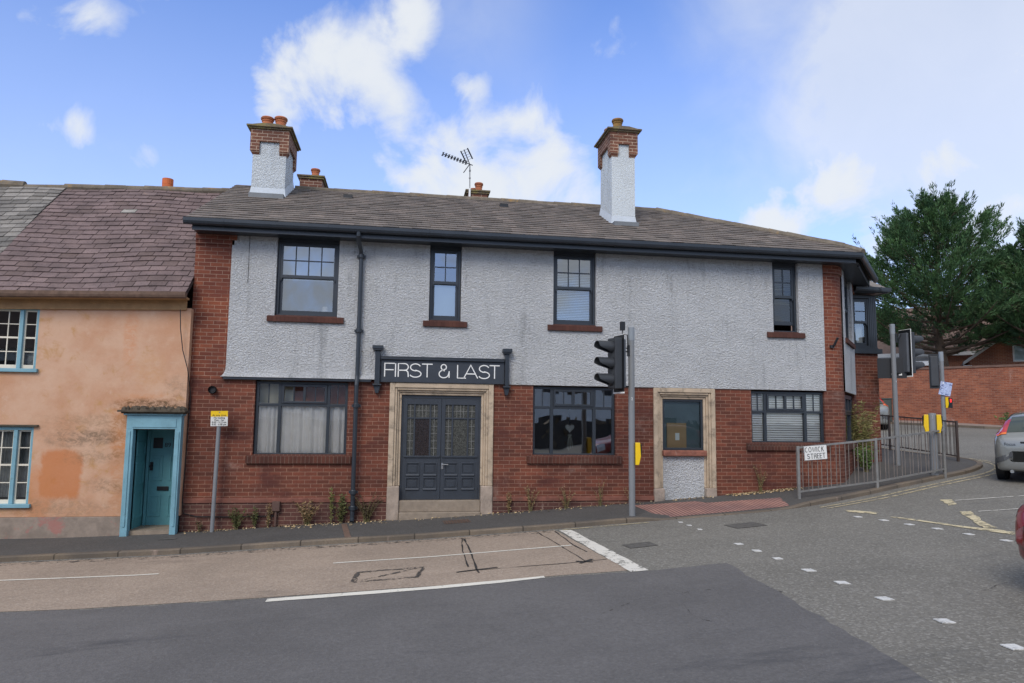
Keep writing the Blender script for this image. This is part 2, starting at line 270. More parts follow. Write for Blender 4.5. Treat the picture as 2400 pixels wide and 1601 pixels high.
# ------------------------------------------------------------------ mesh helpers
OFF = {}
def tag(o, label=None, cat=None, group=None, kind=None):
    if label: o['label'] = label
    if cat: o['category'] = cat
    if group: o['group'] = group
    if kind: o['kind'] = kind
    return o
def thing(name, label, cat, loc=(0, 0, 0), group=None):
    o = bpy.data.objects.new(name, None); C.objects.link(o); o.location = loc; OFF[o.name] = Vector(loc)
    o.empty_display_size = .2
    return tag(o, label, cat, group)
class MB:
    def __init__(s): s.v = []; s.f = []; s.uv = None
    def quad(s, *p):
        i = len(s.v); s.v += [tuple(q) for q in p]; s.f.append(tuple(range(i, i+len(p)))); return s
    poly = quad
    def box(s, x0, x1, y0, y1, z0, z1, mtx=None):
        i = len(s.v); p = [(x0, y0, z0), (x1, y0, z0), (x1, y1, z0), (x0, y1, z0), (x0, y0, z1), (x1, y0, z1), (x1, y1, z1), (x0, y1, z1)]
        if mtx is not None: p = [tuple(mtx @ Vector(q)) for q in p]
        s.v += p
        for f in ((3, 2, 1, 0), (4, 5, 6, 7), (0, 1, 5, 4), (1, 2, 6, 5), (2, 3, 7, 6), (3, 0, 4, 7)): s.f.append(tuple(i+k for k in f))
        return s
    def frame(s, x0, x1, z0, z1, w, y0, y1, wb=None):
        wb = w if wb is None else wb
        s.box(x0, x0+w, y0, y1, z0, z1); s.box(x1-w, x1, y0, y1, z0, z1)
        s.box(x0+w, x1-w, y0, y1, z1-w, z1); s.box(x0+w, x1-w, y0, y1, z0, z0+wb); return s
    def prism(s, pts, axis, a, b):
        n = len(pts); i = len(s.v)
        for c in (a, b):
            for (p, q) in pts:
                s.v.append({'x': (c, p, q), 'y': (p, c, q), 'z': (p, q, c)}[axis])
        s.f.append(tuple(range(i+n-1, i-1, -1))); s.f.append(tuple(range(i+n, i+2*n)))
        for k in range(n): s.f.append((i+k, i+(k+1) % n, i+n+(k+1) % n, i+n+k))
        return s
    def tube(s, pts, r, n=8, caps=True):
        pts = [Vector(p) for p in pts]; m = len(pts); rs = r if isinstance(r, (list, tuple)) else [r]*m
        i0 = len(s.v); ref = None
        for k in range(m):
            d = (pts[min(k+1, m-1)]-pts[max(k-1, 0)]).normalized()
            if ref is None: ref = d.orthogonal().normalized()
            ref = (ref-d*ref.dot(d)).normalized(); q = d.cross(ref)
            for j in range(n):
                a = 2*PI*j/n; s.v.append(tuple(pts[k]+(ref*math.cos(a)+q*math.sin(a))*rs[k]))
        for k in range(m-1):
            for j in range(n):
                a = i0+k*n+j; b = i0+k*n+(j+1) % n; s.f.append((a, b, b+n, a+n))
        if caps: s.f.append(tuple(range(i0+n-1, i0-1, -1))); s.f.append(tuple(range(i0+(m-1)*n, i0+m*n)))
        return s
    def lathe(s, c, prof, n=16, ax='z'):
        i0 = len(s.v); m = len(prof)
        for (r, h) in prof:
            for j in range(n):
                a = 2*PI*j/n; u, w = r*math.cos(a), r*math.sin(a)
                s.v.append({'z': (c[0]+u, c[1]+w, c[2]+h), 'y': (c[0]+u, c[1]+h, c[2]-w), 'x': (c[0]+h, c[1]+u, c[2]+w)}[ax])
        for k in range(m-1):
            for j in range(n):
                a = i0+k*n+j; b = i0+k*n+(j+1) % n; s.f.append((a, b, b+n, a+n))
        s.f.append(tuple(range(i0+n-1, i0-1, -1))); s.f.append(tuple(range(i0+(m-1)*n, i0+m*n)))
        return s
    def build(s, name, mat, parent=None, bevel=0, smooth=False, uv=True, tint=None):
        off = OFF.get(parent.name, Vector((0, 0, 0))) if parent else Vector((0, 0, 0))
        me = bpy.data.meshes.new(name); me.from_pydata([(a-off.x, b-off.y, c-off.z) for a, b, c in s.v], [], s.f)
        me.materials.append(mat)
        if uv and len(s.f) < 30000:
            ul = me.uv_layers.new(name='uv')
            if s.uv is not None:
                ul.data.foreach_set('uv', np.array(s.uv, dtype=np.float32).ravel())
            else:
                for p in me.polygons:
                    n = p.normal; t = Vector((-n.y, n.x, 0))
                    if t.length < .35 and abs(n.z) > .94: t = Vector((1, 0, 0)); b = Vector((0, 1, 0))
                    else: t.normalize(); b = n.cross(t)
                    for li in p.loop_indices:
                        q = s.v[me.loops[li].vertex_index]; q = Vector(q); ul.data[li].uv = (q.dot(t), q.dot(b))
        if tint is not None:
            at = me.attributes.new('tint', 'FLOAT', 'FACE'); at.data.foreach_set('value', np.array(tint, dtype=np.float32))
        if smooth: me.polygons.foreach_set('use_smooth', [True]*len(me.polygons))
        o = bpy.data.objects.new(name, me); C.objects.link(o)
        if parent: o.parent = parent; OFF[o.name] = off
        if bevel:
            bv = o.modifiers.new('bevel', 'BEVEL'); bv.width = bevel; bv.segments = 2; bv.limit_method = 'ANGLE'
        return o
def kids(o): return [c for c in bpy.data.objects if c.parent == o]
def copy_tree(o, parent=None):
    c = o.copy(); C.objects.link(c); OFF[c.name] = OFF.get(o.name, Vector((0, 0, 0)))
    if parent: c.parent = parent
    for k in kids(o): copy_tree(k, c)
    return c
def text(name, body, size, mtx, mat, parent, depth=.002, align='CENTER', sx=1.):
    cu = bpy.data.curves.new(name, 'FONT'); cu.body = body; cu.size = size; cu.align_x = align; cu.align_y = 'CENTER'; cu.extrude = depth
    tmp = bpy.data.objects.new('tmp', cu); C.objects.link(tmp)
    me = bpy.data.meshes.new_from_object(tmp.evaluated_get(bpy.context.evaluated_depsgraph_get()))
    bpy.data.objects.remove(tmp); bpy.data.curves.remove(cu)
    off = OFF.get(parent.name, Vector((0, 0, 0)))
    me.transform(Matrix.Translation(-off) @ mtx @ Matrix.Diagonal((sx, 1, 1, 1))); me.materials.clear(); me.materials.append(mat)
    me.name = name; o = bpy.data.objects.new(name, me); C.objects.link(o); o.parent = parent; OFF[o.name] = off; return o
FACE_Y = Matrix.Rotation(PI/2, 4, 'X')     # text plane facing -Y
def at(x, y, z, rz=0): return Matrix.Translation((x, y, z)) @ Matrix.Rotation(rz, 4, 'Z') @ FACE_Y
def arc(cx, cz, rx, rz, a0, a1, n=10):
    return [(cx+rx*math.cos(math.radians(a0+(a1-a0)*i/n)), cz+rz*math.sin(math.radians(a0+(a1-a0)*i/n))) for i in range(n+1)]
GL = {'F': [[(0, 0), (0, 1), (.62, 1)], [(0, .52), (.55, .52)]], 'I': [[(0, 0), (0, 1)]],
 'R': [[(0, 0), (0, 1), (.4, 1)]+arc(.42, .75, .25, .25, 90, -90)+[(0, .5)], [(.42, .5)]+arc(.42, .3, .24, .2, 90, 0, 6)+[(.68, 0)]],
 'S': [arc(.37, .74, .33, .26, 20, 270, 14)+arc(.37, .25, .37, .25, 90, -160, 14)],
 'T': [[(0, 1), (.8, 1)], [(.4, 0), (.4, .99)]], 'L': [[(0, 1), (0, 0), (.62, 0)]],
 'A': [[(0, 0), (.48, 1), (.98, 0)], [(.17, .33), (.8, .33)]],
 '&': [[(.8, .5), (.8, .0)], [(.8, .42), (.74, .22)]+arc(.37, .27, .37, .27, -15, -180, 12)+arc(.37, .29, .37, .28, 180, 115, 5)+[(.36, .6), (.55, .68)]+arc(.36, .80, .21, .2, -20, 200, 14)+[(.2, .66), (.3, .56), (.45, .52)]],
 'C': [arc(.4, .5, .38, .5, 50, 310, 16)], 'O': [arc(.42, .5, .4, .5, 0, 360, 20)],
 'W': [[(0, 1), (.3, 0), (.6, .95), (.9, 0), (1.2, 1)]], 'K': [[(0, 0), (0, 1)], [(.6, 1), (.02, .45)], [(.22, .6), (.66, 0)]],
 'E': [[(.55, 1), (0, 1), (0, 0), (.58, 0)], [(0, .52), (.48, .52)]]}
def strokes(mb, ch, x, z, h, sx, w, y, t, mtx=None, serif=0.):
    for li, line in enumerate(GL[ch]):
        P = [Vector((x+p*sx, 0, z+q*h)) for p, q in line]
        if (P[0]-P[-1]).length < 1e-6: closed = True
        else: closed = False
        nrm = []
        for i in range(len(P)):
            a = P[max(i-1, 0)]; b = P[min(i+1, len(P)-1)]
            if closed and i in (0, len(P)-1): a, b = P[-2], P[1]
            d = (b-a).normalized(); n = Vector((-d.z, 0, d.x)); k = 1.
            if 0 < i < len(P)-1:
                d1 = (P[i]-P[i-1]).normalized(); n1 = Vector((-d1.z, 0, d1.x)); k = min(1/max(abs(n.dot(n1)), .45), 1.6)
            nrm.append(n*k*w/2)
        for i in range(len(P)-1):
            q = [P[i]-nrm[i], P[i+1]-nrm[i+1], P[i+1]+nrm[i+1], P[i]+nrm[i]]
            yy = y-li*.0012
            f = [Vector((u.x, yy, u.z)) for u in q]; bk = [Vector((u.x, y+t, u.z)) for u in q]
            if mtx is not None: f = [mtx @ u for u in f]; bk = [mtx @ u for u in bk]
            mb.quad(*f)
            for j in range(4): mb.quad(f[j], bk[j], bk[(j+1) % 4], f[(j+1) % 4])
        if serif:
            for e in (P[0], P[-1]):
                q = [(e.x-serif, e.z-w*.28), (e.x+serif, e.z-w*.28), (e.x+serif, e.z+w*.28), (e.x-serif, e.z+w*.28)]
                f = [Vector((u, y-.0006, v)) for u, v in q]
                if mtx is not None: f = [mtx @ u for u in f]
                mb.quad(*f)

# ------------------------------------------------------------------ ground
XS = [-30, -6, -3.56, -1.6, .46, 2.65, 4.1, 5.4, 7.2, 9, 12, 16, 24, 40]
ZS = [-.85, -.77, -.70, -.60, -.51, -.38, -.28, -.20, -.08, .04, .24, .42, .6, .7]
def R(x, y):
    z = float(np.interp(x, XS, ZS)); t = max(0., min(1., (x-6)/4.))
    if y > -1.5: z += .058*(min(y, 22.)+1.5)*t
    return z
def smooth(a): a = max(0., min(1., a)); return a*a*(3-2*a)
def PV(x, y):                                   # pavement height, dropped at the crossing
    d = smooth((x-4.1)/.6)*(1-smooth((x-7.0)/.7)); k = 1-smooth((y+1.9)/1.3)
    lip = .072
    if x < -4.5: lip = .072
    return R(x, y)+lip*(1-.85*d*k)
gx = sorted(set([round(-12+.5*i, 3) for i in range(81)] + XS + [-400, -200, -100, -60, -40, -25, -18, 32, 36, 50, 70, 120, 220, 420, 6, 10]))
gy = sorted(set([round(-16+.5*i, 3) for i in range(81)] + [-400, -200, -100, -50, -30, -22, -1.5, 22, 28, 36, 50, 80, 140, 250, 420]))
g = MB()
for x in gx:
    for y in gy: g.v.append((x, y, R(x, y)))
ny = len(gy)
for i in range(len(gx)-1):
    for j in range(ny-1): g.f.append((i*ny+j, (i+1)*ny+j, (i+1)*ny+j+1, i*ny+j+1))
m_road = asphalt('worn_asphalt', '#77746d', '#a8a69f', '#565553', .46, mottle=.5, bump=.5)
tag(g.build('road', m_road, uv=False), 'worn grey asphalt road and ground', kind='structure')
def sheet(name, pts, mat, off, zf=None, label=None, kind='structure', parent=None, cells=True):
    bm = bmesh.new(); vs = [bm.verts.new((x, y, 0)) for x, y in pts]; bm.faces.new(vs)
    x0, x1 = min(p[0] for p in pts), max(p[0] for p in pts); y0, y1 = min(p[1] for p in pts), max(p[1] for p in pts)
    if cells:
        for c in gx:
            if x0 < c < x1: bmesh.ops.bisect_plane(bm, geom=bm.verts[:]+bm.edges[:]+bm.faces[:], plane_co=(c, 0, 0), plane_no=(1, 0, 0))
        for c in gy:
            if y0 < c < y1: bmesh.ops.bisect_plane(bm, geom=bm.verts[:]+bm.edges[:]+bm.faces[:], plane_co=(0, c, 0), plane_no=(0, 1, 0))
    bmesh.ops.recalc_face_normals(bm, faces=bm.faces[:])
    for f in bm.faces:
        if f.normal.z < 0: f.normal_flip()
    for v in bm.verts: v.co.z = (zf or R)(v.co.x, v.co.y)+off
    me = bpy.data.meshes.new(name); bm.to_mesh(me); bm.free(); me.materials.append(mat)
    o = bpy.data.objects.new(name, me); C.objects.link(o)
    return tag(o, label, kind=kind)
def wob(pts, amp=.03, step=.25, seed=1):          # ragged outline for worn edges
    r = random.Random(seed); o = []
    for i in range(len(pts)):
        a, b = Vector(pts[i]), Vector(pts[(i+1) % len(pts)]); n = max(1, int((b-a).length/step)); d = (b-a).normalized() if (b-a).length else Vector((0, 0)); q = Vector((-d.y, d.x))
        for k in range(n):
            w = r.uniform(-amp, amp) if k else 0
            o.append(tuple(a+(b-a)*k/n+q*w))
    return o
m_tan = asphalt('buff_lane_surface', '#9d8d7e', '#bfb2a3', '#6f645a', .35, mottle=.55, psc=.8)
m_patch = asphalt('smooth_dark_asphalt', '#666463', '#858586', '#49494b', .16, rough=.75, mottle=.8, psc=.7)
sheet('lane_surface', wob([(-40, -2.02), (-6, -2.02), (2.62, -2.02), (2.86, -5.3), (2.0, -5.25), (-1.6, -5.24), (-4.4, -5.04), (-40, -5.0)], .015, .4, 3), m_tan, .004, label='buff coloured lane surface beside the kerb')
sheet('road_patch', wob([(-40, -5.06), (-4.4, -5.08), (-1.6, -5.29), (2.0, -5.32), (3.0, -5.4), (4.1, -5.42), (4.06, -5.9), (3.95, -7.2), (3.82, -8.3), (3.72, -9.4), (3.6, -15), (-40, -15)], .035, .18, 4), m_patch, .0045, label='smooth dark asphalt patch across the near road')
m_wline = linepaint('white_line_paint', '#dcd8cc', .38, None)
m_wline2 = linepaint('worn_white_paint', '#d6d2c8', .43, None, 6)
m_yline = linepaint('faded_yellow_paint', '#b5a888', .47, None, 8)
m_yline2 = linepaint('worn_yellow_paint', '#ccbf9c', .46, None, 6)
m_seal = paint('black_sealant', '#2b2a29', .7, .2)
def strip(name, pts, w, mat, off, label, sd=0, amp=0.):
    P = [Vector(p) for p in pts]; a = []; b = []
    for i, p in enumerate(P):
        d = (P[min(i+1, len(P)-1)]-P[max(i-1, 0)]).normalized(); n = Vector((-d.y, d.x)); a.append(tuple(p+n*w/2)); b.append(tuple(p-n*w/2))
    poly = a+b[::-1]
    if amp: poly = wob(poly, amp, .12, sd)
    return sheet(name, poly, mat, off, label=label)
sheet('lane_edge_marking', wob([(-1.47, -5.33), (-1.0, -5.315), (1.2, -5.26), (1.78, -5.235), (1.78, -5.32), (1.2, -5.39), (-1.0, -5.46), (-1.47, -5.465)], .006, .2, 5), m_wline, .0095, label='solid white line along the edge of the dark patch')
sheet('stop_line_marking', wob([(2.68, -2.12), (2.88, -2.16), (3.07, -5.41), (2.84, -5.41)], .012, .2, 6), m_wline2, .0095, label='worn white stop line at the end of the buff lane')
strip('lane_line_marking', [(-12, -3.2), (-5.28, -3.32), (-3.25, -3.42)], .05, m_wline, .009, 'thin white lane line at the far left')
strip('lane_line_marking', [(-.91, -3.5), (1.0, -3.48), (2.57, -3.45)], .05, m_wline, .009, 'thin white lane line ending at the stop line')
for pts, w in (([(1.03, -2.13), (.95, -3.2), (.93, -4.36)], .018), ([(1.06, -2.2), (1.06, -3.3), (1.02, -4.55), (1.03, -4.75)], .025), ([(2.3, -2.05), (2.4, -3.3), (2.48, -4.6)], .016), ([(2.6, -2.15), (2.6, -3.4), (2.66, -4.0)], .02),
               ([(.8, -4.6), (1.25, -4.6), (2.3, -4.62), (2.78, -4.58)], .02), ([(.75, -4.62), (1.3, -4.52)], .05), ([(2.36, -4.55), (2.56, -4.68)], .05), ([(2.38, -4.7), (2.6, -4.5)], .05)):
    strip('sealant_marking', pts, w, m_seal, .008, 'black sealant lines around the detector loops', 2, .008)
m_wornblack = linepaint('worn_sealant', '#4a4642', .5, None, 12)
strip('cover_outline_marking', [(-.55, -4.78), (-.52, -4.22), (.33, -4.16), (.24, -4.72), (-.55, -4.78)], .07, m_wornblack, .0085, 'worn tar outline of a square cover patch', 5, .02)
strip('cover_outline_marking', [(-.45, -4.7), (.26, -4.2)], .03, m_wornblack, .0095, 'worn tar outline of a square cover patch', 5, .02)
strip('cover_outline_marking', [(.24, -4.72), (.36, -4.16)], .05, m_wornblack, .0105, 'worn tar outline of a square cover patch', 6, .02)
m_leak = linepaint('tar_stain', '#4c4844', .56, None, 10)
sheet('gutter_stain', [(-40, -1.98), (2.6, -1.98), (2.6, -2.25), (-40, -2.22)], m_leak, .0075, label='dark grit along the kerb channel')
for pts in ([(2.0, -7.0), (2.5, -6.6), (3.4, -6.5), (3.9, -6.45)], [(2.9, -6.9), (2.8, -7.4), (3.05, -7.7)], [(3.98, -6.6), (4.02, -7.0)], [(5.5, -7.6), (6.6, -7.2), (7.6, -7.25)]):
    strip('crack_marking', wob([*pts, *pts[::-1]], .02, .15, 9)[:len(pts)*3], .012, m_leak, .0085, 'hairline cracks in the near asphalt', 7, .01)
# yellow box marks in front of the corner
sheet('box_marking', wob([(7.8, -2.34), (8.1, -2.87), (7.95, -3.02), (7.72, -2.6)], .02, .1, 1), m_yline2, .008, label='worn yellow wedge of the box marking')
sheet('box_marking', wob([(7.95, -3.3), (8.1, -3.6), (8.27, -4.47), (8.37, -4.75), (8.46, -4.9), (8.5, -5.2), (8.6, -6.2), (8.5, -6.2), (8.33, -5.3), (8.24, -4.83), (8.02, -3.75)], .012, .12, 2), m_yline2, .008, label='long worn yellow edge of the box marking')
sheet('box_marking', wob([(9.91, -2.15), (10.07, -2.25), (9.74, -2.73), (9.52, -2.79)], .02, .1, 3), m_yline2, .008, label='short yellow bar of the box marking')
sheet('box_marking', wob([(9.17, -3.43), (9.38, -3.45), (8.8, -4.3), (8.58, -4.8), (8.4, -4.75), (8.78, -4.1)], .02, .1, 4), m_yline2, .0095, label='diagonal yellow bar of the box marking')
strip('box_marking', [(10.03, -2.36), (10.54, -2.4), (12, -2.5)], .05, m_wline2, .0095, 'faint pale line across the side road')
strip('box_marking', [(9.44, -3.53), (9.75, -3.57), (11.5, -3.7)], .04, m_wline2, .0095, 'faint pale line nearer the red car')
# crossing studs
m_stud = paint('stud_white', '#cfcfcc', .6, .12, 20, dirt='#8d8c88', dsc=14, dlo=.5, dhi=.68)
def stud(x, y, s, lab, grp):
    z = R(x, y); o = MB(); h = s/2; r = random.uniform(-.12, .12); c, q = math.cos(r), math.sin(r)
    o.prism([(x+c*a-q*b, y+q*a+c*b) for a, b in ((-h, -h), (h, -h), (h, h), (-h, h))], 'z', z+.001, z+.010)
    tag(o.build('road_stud', m_stud), lab, 'road stud', grp)
for k, y in enumerate((-8.91, -8.2, -7.42, -6.74, -6.11, -5.41, -4.88, -4.37, -3.04, -2.62, -2.26)):
    stud(4.79, y, .125 if y < -6 else .105 if y < -4 else .07, 'white square stud in the crossing row beside the dark asphalt patch', 'crossing studs beside the dark patch')
for x, y in ((7.55, -3.1), (7.68, -3.57), (7.75, -4.06), (7.84, -4.52), (7.89, -5.04), (7.96, -5.59)):
    stud(x, y, .11, 'white square stud in the crossing row beside the yellow box marking', 'crossing studs beside the yellow marking')
# kerb
kp = [(-60, -1.9), (-20, -1.9), (-6, -1.9), (2, -1.9), (6.2, -1.9), (7.2, -1.78), (8.2, -1.44), (9.3, -1.02), (10.8, -.42), (12.37, .2), (13.41, .78), (14.15, 1.45), (14.42, 2.15), (14.35, 2.75), (14.2, 3.4), (14.1, 5), (14.1, 12), (14.1, 20), (14.1, 60)]
def catmull(P, step):
    P = [Vector(p) for p in P]; o = []
    for i in range(len(P)-1):
        a = P[max(i-1, 0)]; b = P[i]; c = P[i+1]; d = P[min(i+2, len(P)-1)]; Ls = (c-b).length; n = max(1, int(Ls/step))
        ta = (c-a)*(Ls/max((c-a).length, 1e-6)); tb = (d-b)*(Ls/max((d-b).length, 1e-6))
        for k in range(n):
            t = k/n; o.append(b*(2*t**3-3*t**2+1)+ta*(t**3-2*t**2+t)+c*(-2*t**3+3*t**2)+tb*(t**3-t**2))
    o.append(P[-1]); return o
kl = catmull(kp, .3)
def offset(pl, d):
    o = []
    for i, p in enumerate(pl):
        t = (pl[min(i+1, len(pl)-1)]-pl[max(i-1, 0)]).normalized(); o.append(p+Vector((-t.y, t.x))*d)
    return o
kin = offset(kl, .125)
m_kerb = brickmat('kerb_stone', '#6c6459', '#7b7266', '#48433c', bw=.92, bh=3, ms=.012, stain='#6a635a', samt=.6, bump=.8)
kb = MB(); kb.uv = []; u = 0
rings = []
for i, (p, q) in enumerate(zip(kl, kin)):
    if i: u += (kl[i]-kl[i-1]).length
    zt = PV(p.x, p.y); zi = PV(q.x, q.y); e = (q-p).normalized()
    sec = [(p, R(p.x, p.y)-.1), (p, zt-.012+.004), (p+e*.02, zt+.006), (q-e*.01, zi+.006), (q, zi-.05)]
    rings.append(([(s.x, s.y, z) for s, z in sec], u))
for i in range(len(rings)-1):
    (a, ua), (b, ub) = rings[i], rings[i+1]
    for k in range(4):
        kb.quad(a[k], b[k], b[k+1], a[k+1]); kb.uv += [(ua, .4+.15*k), (ub, .4+.15*k), (ub, .55+.15*k), (ua, .55+.15*k)]
tag(kb.build('kerb', m_kerb), 'pale stone kerb curving round the corner', kind='structure')
m_pave = asphalt('pavement_asphalt', '#565452', '#75736f', '#474544', .3, mottle=.5, psc=.9)
pav = [(p.x, p.y) for p in offset(kl, .12)]
sheet('pavement', pav+[(11.9, 60), (11.9, 6), (10, 3), (8, .9), (-60, .9)], m_pave, 0, PV, 'dark asphalt pavement along the buildings')
m_tact = brickmat('red_tactile_paving', '#a07c74', '#aa867d', '#6d524c', bw=9., bh=.075, ms=.016, stain='#7f6a62', samt=.6)
def tacuv(o):
    ul = o.data.uv_layers.new(name='uv')
    for l in o.data.loops: v = o.data.vertices[l.vertex_index].co; ul.data[l.index].uv = (v.y, v.x)
tacuv(sheet('tactile_paving', [(4.66, -1.74), (7.2, -1.62), (7.42, -.9), (5.95, -.75), (5.85, -.45), (4.55, -.4)], m_tact, .005, PV, 'red ribbed tactile paving at the dropped kerb'))
for d, w in ((-.26, .06), (-.42, .06)):
    pl = [p for p in offset(kl, d) if 7.5 < p.x and p.y < 30]
    strip('double_yellow_marking', [tuple(p) for p in pl], w, m_yline, .0085, 'double yellow lines around the corner kerb')
strip('double_yellow_marking', [(2.75, -2.06), (3.6, -2.06), (4.3, -2.05)], .06, m_yline, .0085, 'short faded yellow line at the kerb by the stop line')
# far pavement and ground beyond the side street
FW = [(16.0, 27.3), (19.5, 21.5), (22.5, 16.5), (25.5, 11.5), (28.5, 6.5), (33, -1), (40, -13)]
def off2(d): return [tuple(p) for p in offset([Vector(q) for q in FW], d)]
fk = off2(-1.6)
m_farpave = asphalt('pinkish_pavement', '#93847a', '#a89a90', '#7d7068', .2)
def FP(x, y): return R(x, y)+.09
sheet('far_pavement', fk+off2(.2)[::-1], m_farpave, 0, FP, 'pinkish pavement below the long brick wall')
k2 = MB()
kk = [Vector(p) for p in fk]; kj = offset(kk, -.14)
for i in range(len(kk)-1):
    n = 8
    for k in range(n):
        a = kk[i].lerp(kk[i+1], k/n); b = kk[i].lerp(kk[i+1], (k+1)/n); c = kj[i].lerp(kj[i+1], k/n); d = kj[i].lerp(kj[i+1], (k+1)/n)
        za, zb = FP(a.x, a.y)+.004, FP(b.x, b.y)+.004
        k2.quad((a.x, a.y, za), (b.x, b.y, zb), (d.x, d.y, zb), (c.x, c.y, za)); k2.quad((c.x, c.y, za), (d.x, d.y, zb), (d.x, d.y, zb-.2), (c.x, c.y, za-.2))
tag(k2.build('far_kerb', m_kerb), 'kerb below the long brick wall', kind='structure')
# ------------------------------------------------------------------ the pub
pub = thing('corner_pub', 'long two storey corner building of red brick below pale grey roughcast with dark framed windows', 'building')
def wallgrid(mb, x0, x1, z0, z1, ops, y, dep, reveal=True):
    xs = sorted({x0, x1, *[v for o in ops for v in o[:2] if x0 < v < x1]}); zs = sorted({z0, z1, *[v for o in ops for v in o[2:] if z0 < v < z1]})
    for a, b in zip(xs, xs[1:]):
        for c, d in zip(zs, zs[1:]):
            mx_, mz = (a+b)/2, (c+d)/2
            if any(o[0] < mx_ < o[1] and o[2] < mz < o[3] for o in ops): continue
            mb.quad((a, y, c), (b, y, c), (b, y, d), (a, y, d))
    if reveal:
        for a, b, c, d in ops:
            mb.quad((a, y, c), (a, y, d), (a, y+dep, d), (a, y+dep, c)); mb.quad((b, y, d), (b, y, c), (b, y+dep, c), (b, y+dep, d))
            mb.quad((a, y, d), (b, y, d), (b, y+dep, d), (a, y+dep, d)); mb.quad((b, y, c), (a, y, c), (a, y+dep, c), (b, y+dep, c))
    return mb
gops = [(-2.78, -1.05, .75, 2.19), (-.12, 1.69, -.6, 2.19), (2.61, 4.34, .75, 2.19), (5.28, 6.37, -1.2, 2.19), (7.33, 9.03, 1.04, 2.19)]
w = MB(); wallgrid(w, -4.0, 9.25, -1.4, 2.21, gops, 0, .16)
CA = Vector((9.55, .05, 0)); CB = Vector((11.35, 2.15, 0)); CDr = (CB-CA).normalized(); CL_ = (CB-CA).length; CN = Vector((CDr.y, -CDr.x, 0))
# side and back walls
w.quad((-4, 8, -1.4), (-4, 0, -1.4), (-4, 0, 5), (-4, 8, 5)); w.quad((11.4, 8, -1.4), (-4, 8, -1.4), (-4, 8, 5), (11.4, 8, 5))
w.quad((11.4, 5.2, -1.4), (11.4, 8, -1.4), (11.4, 8, 5), (11.4, 5.2, 5))
w.build('wall', m_brick, pub)
# piers in first floor brick
pr = MB(); pr.quad((-4, 0, 2.21), (-3.3, 0, 2.21), (-3.3, 0, 4.78), (-4, 0, 4.78)); pr.box(-4.0, -3.29, -.03, .05, 4.78, 4.87); pr.box(-4.0, -3.24, -.05, .05, 4.87, 4.97)
pr.build('brick_pier', m_brick_pier, pub)
def round_corner(mb, z0, z1, x0, out=0.):
    pts = [Vector((x0, -out, 0)), Vector((9.25, -out, 0))]
    a0 = 0; ang = math.atan2(CN.x, -CN.y)          # turn from facing -y to facing the cant
    rad = .45; cx, cy = 9.25, rad
    for i in range(1, 9):
        a = ang*i/8; pts.append(Vector((cx+(rad+out)*math.sin(a), cy-(rad+out)*math.cos(a), 0)))
    pts.append(pts[-1]+CDr*.12)
    return pts
def ribbon(mb, pts, z0, z1):
    u = 0; mb.uv = mb.uv if mb.uv is not None else []
    for a, b in zip(pts, pts[1:]):
        l = (b-a).length; mb.quad((a.x, a.y, z0), (b.x, b.y, z0), (b.x, b.y, z1), (a.x, a.y, z1)); mb.uv += [(u, z0), (u+l, z0), (u+l, z1), (u, z1)]; u += l
RC = round_corner(None, 0, 0, 9.25)
cor = MB(); ribbon(cor, round_corner(None, 0, 0, 9.06), 2.21, 4.78)
p2 = round_corner(None, 0, 0, 9.06, .04); ribbon(cor, p2, 4.78, 4.97)
for a, b, c, d in zip(p2, p2[1:], RC[-len(p2):], RC[-len(p2)+1:]): cor.quad((a.x, a.y, 4.78), (b.x, b.y, 4.78), (d.x, d.y, 4.78), (c.x, c.y, 4.78)); cor.uv += [(0, 0)]*4
cor.build('brick_pier', m_brick_pier, pub)
corl = MB(); ribbon(corl, RC, -1.4, 2.21); corl.build('rounded_corner', m_brick, pub)
# cant wall : frame along CDr starting where the rounding ends
O0 = RC[-1]; CLn = (CB-O0).dot(CDr)
CM = Matrix.Translation(O0) @ Matrix.Rotation(math.atan2(CDr.y, CDr.x), 4, 'Z')    # local x along the cant, local -y outwards
def cmb(fn):
    t = MB(); fn(t); t.v = [tuple(CM @ Vector(q)) for q in t.v]; return t
cl = CLn
cmb(lambda t: (wallgrid(t, 0, cl, -1.4, 2.21, [(.12, cl-.42, 1.04, 2.19)], 0, .16), t.quad((cl-.3, 0, 2.21), (cl, 0, 2.21), (cl, 0, 4.97), (cl-.3, 0, 4.97)), t.box(cl-.34, cl+.05, -.04, .02, 4.78, 4.97))).build('cant_wall', m_brick, pub)
cops = [(.45, cl-.72, 3.43, 4.99)]
cmb(lambda t: (wallgrid(t, .0, cl-.3, 2.2, 4.97, cops, -.03, .12), t.quad((0, -.03, 2.2), (0, 0, 2.2), (cl-.3, 0, 2.2), (cl-.3, -.03, 2.2)), t.quad((cl-.3, -.03, 2.2), (cl-.3, 0, 2.2), (cl-.3, 0, 4.97), (cl-.3, -.03, 4.97)))).build('render_coat', m_render, pub)
# front roughcast coat
ups = [(-2.49, -1.31, 3.43, 4.99), (.47, 1.11, 3.43, 4.99), (3.01, 3.92, 3.43, 4.99), (7.87, 8.47, 3.43, 4.99)]
rc = MB(); wallgrid(rc, -3.33, 9.06, 2.45, 4.97, ups, -.03, .12)
prof = [(2.45, -.03), (2.38, -.035), (2.31, -.055), (2.255, -.09), (2.235, -.11)]
xl = [-3.33, -3.335, -3.35, -3.38, -3.41]
for k in range(4):
    (za, ya), (zb, yb) = prof[k], prof[k+1]
    rc.quad((xl[k+1], yb, zb), (-.55, yb, zb), (-.55, ya, za), (xl[k], ya, za))
    rc.quad((xl[k+1], .0, zb), (xl[k+1], yb, zb), (xl[k], ya, za), (xl[k], 0, za))
rc.quad((-.55, -.11, 2.235), (-3.41, -.11, 2.235), (-3.41, 0, 2.235), (-.55, 0, 2.235))
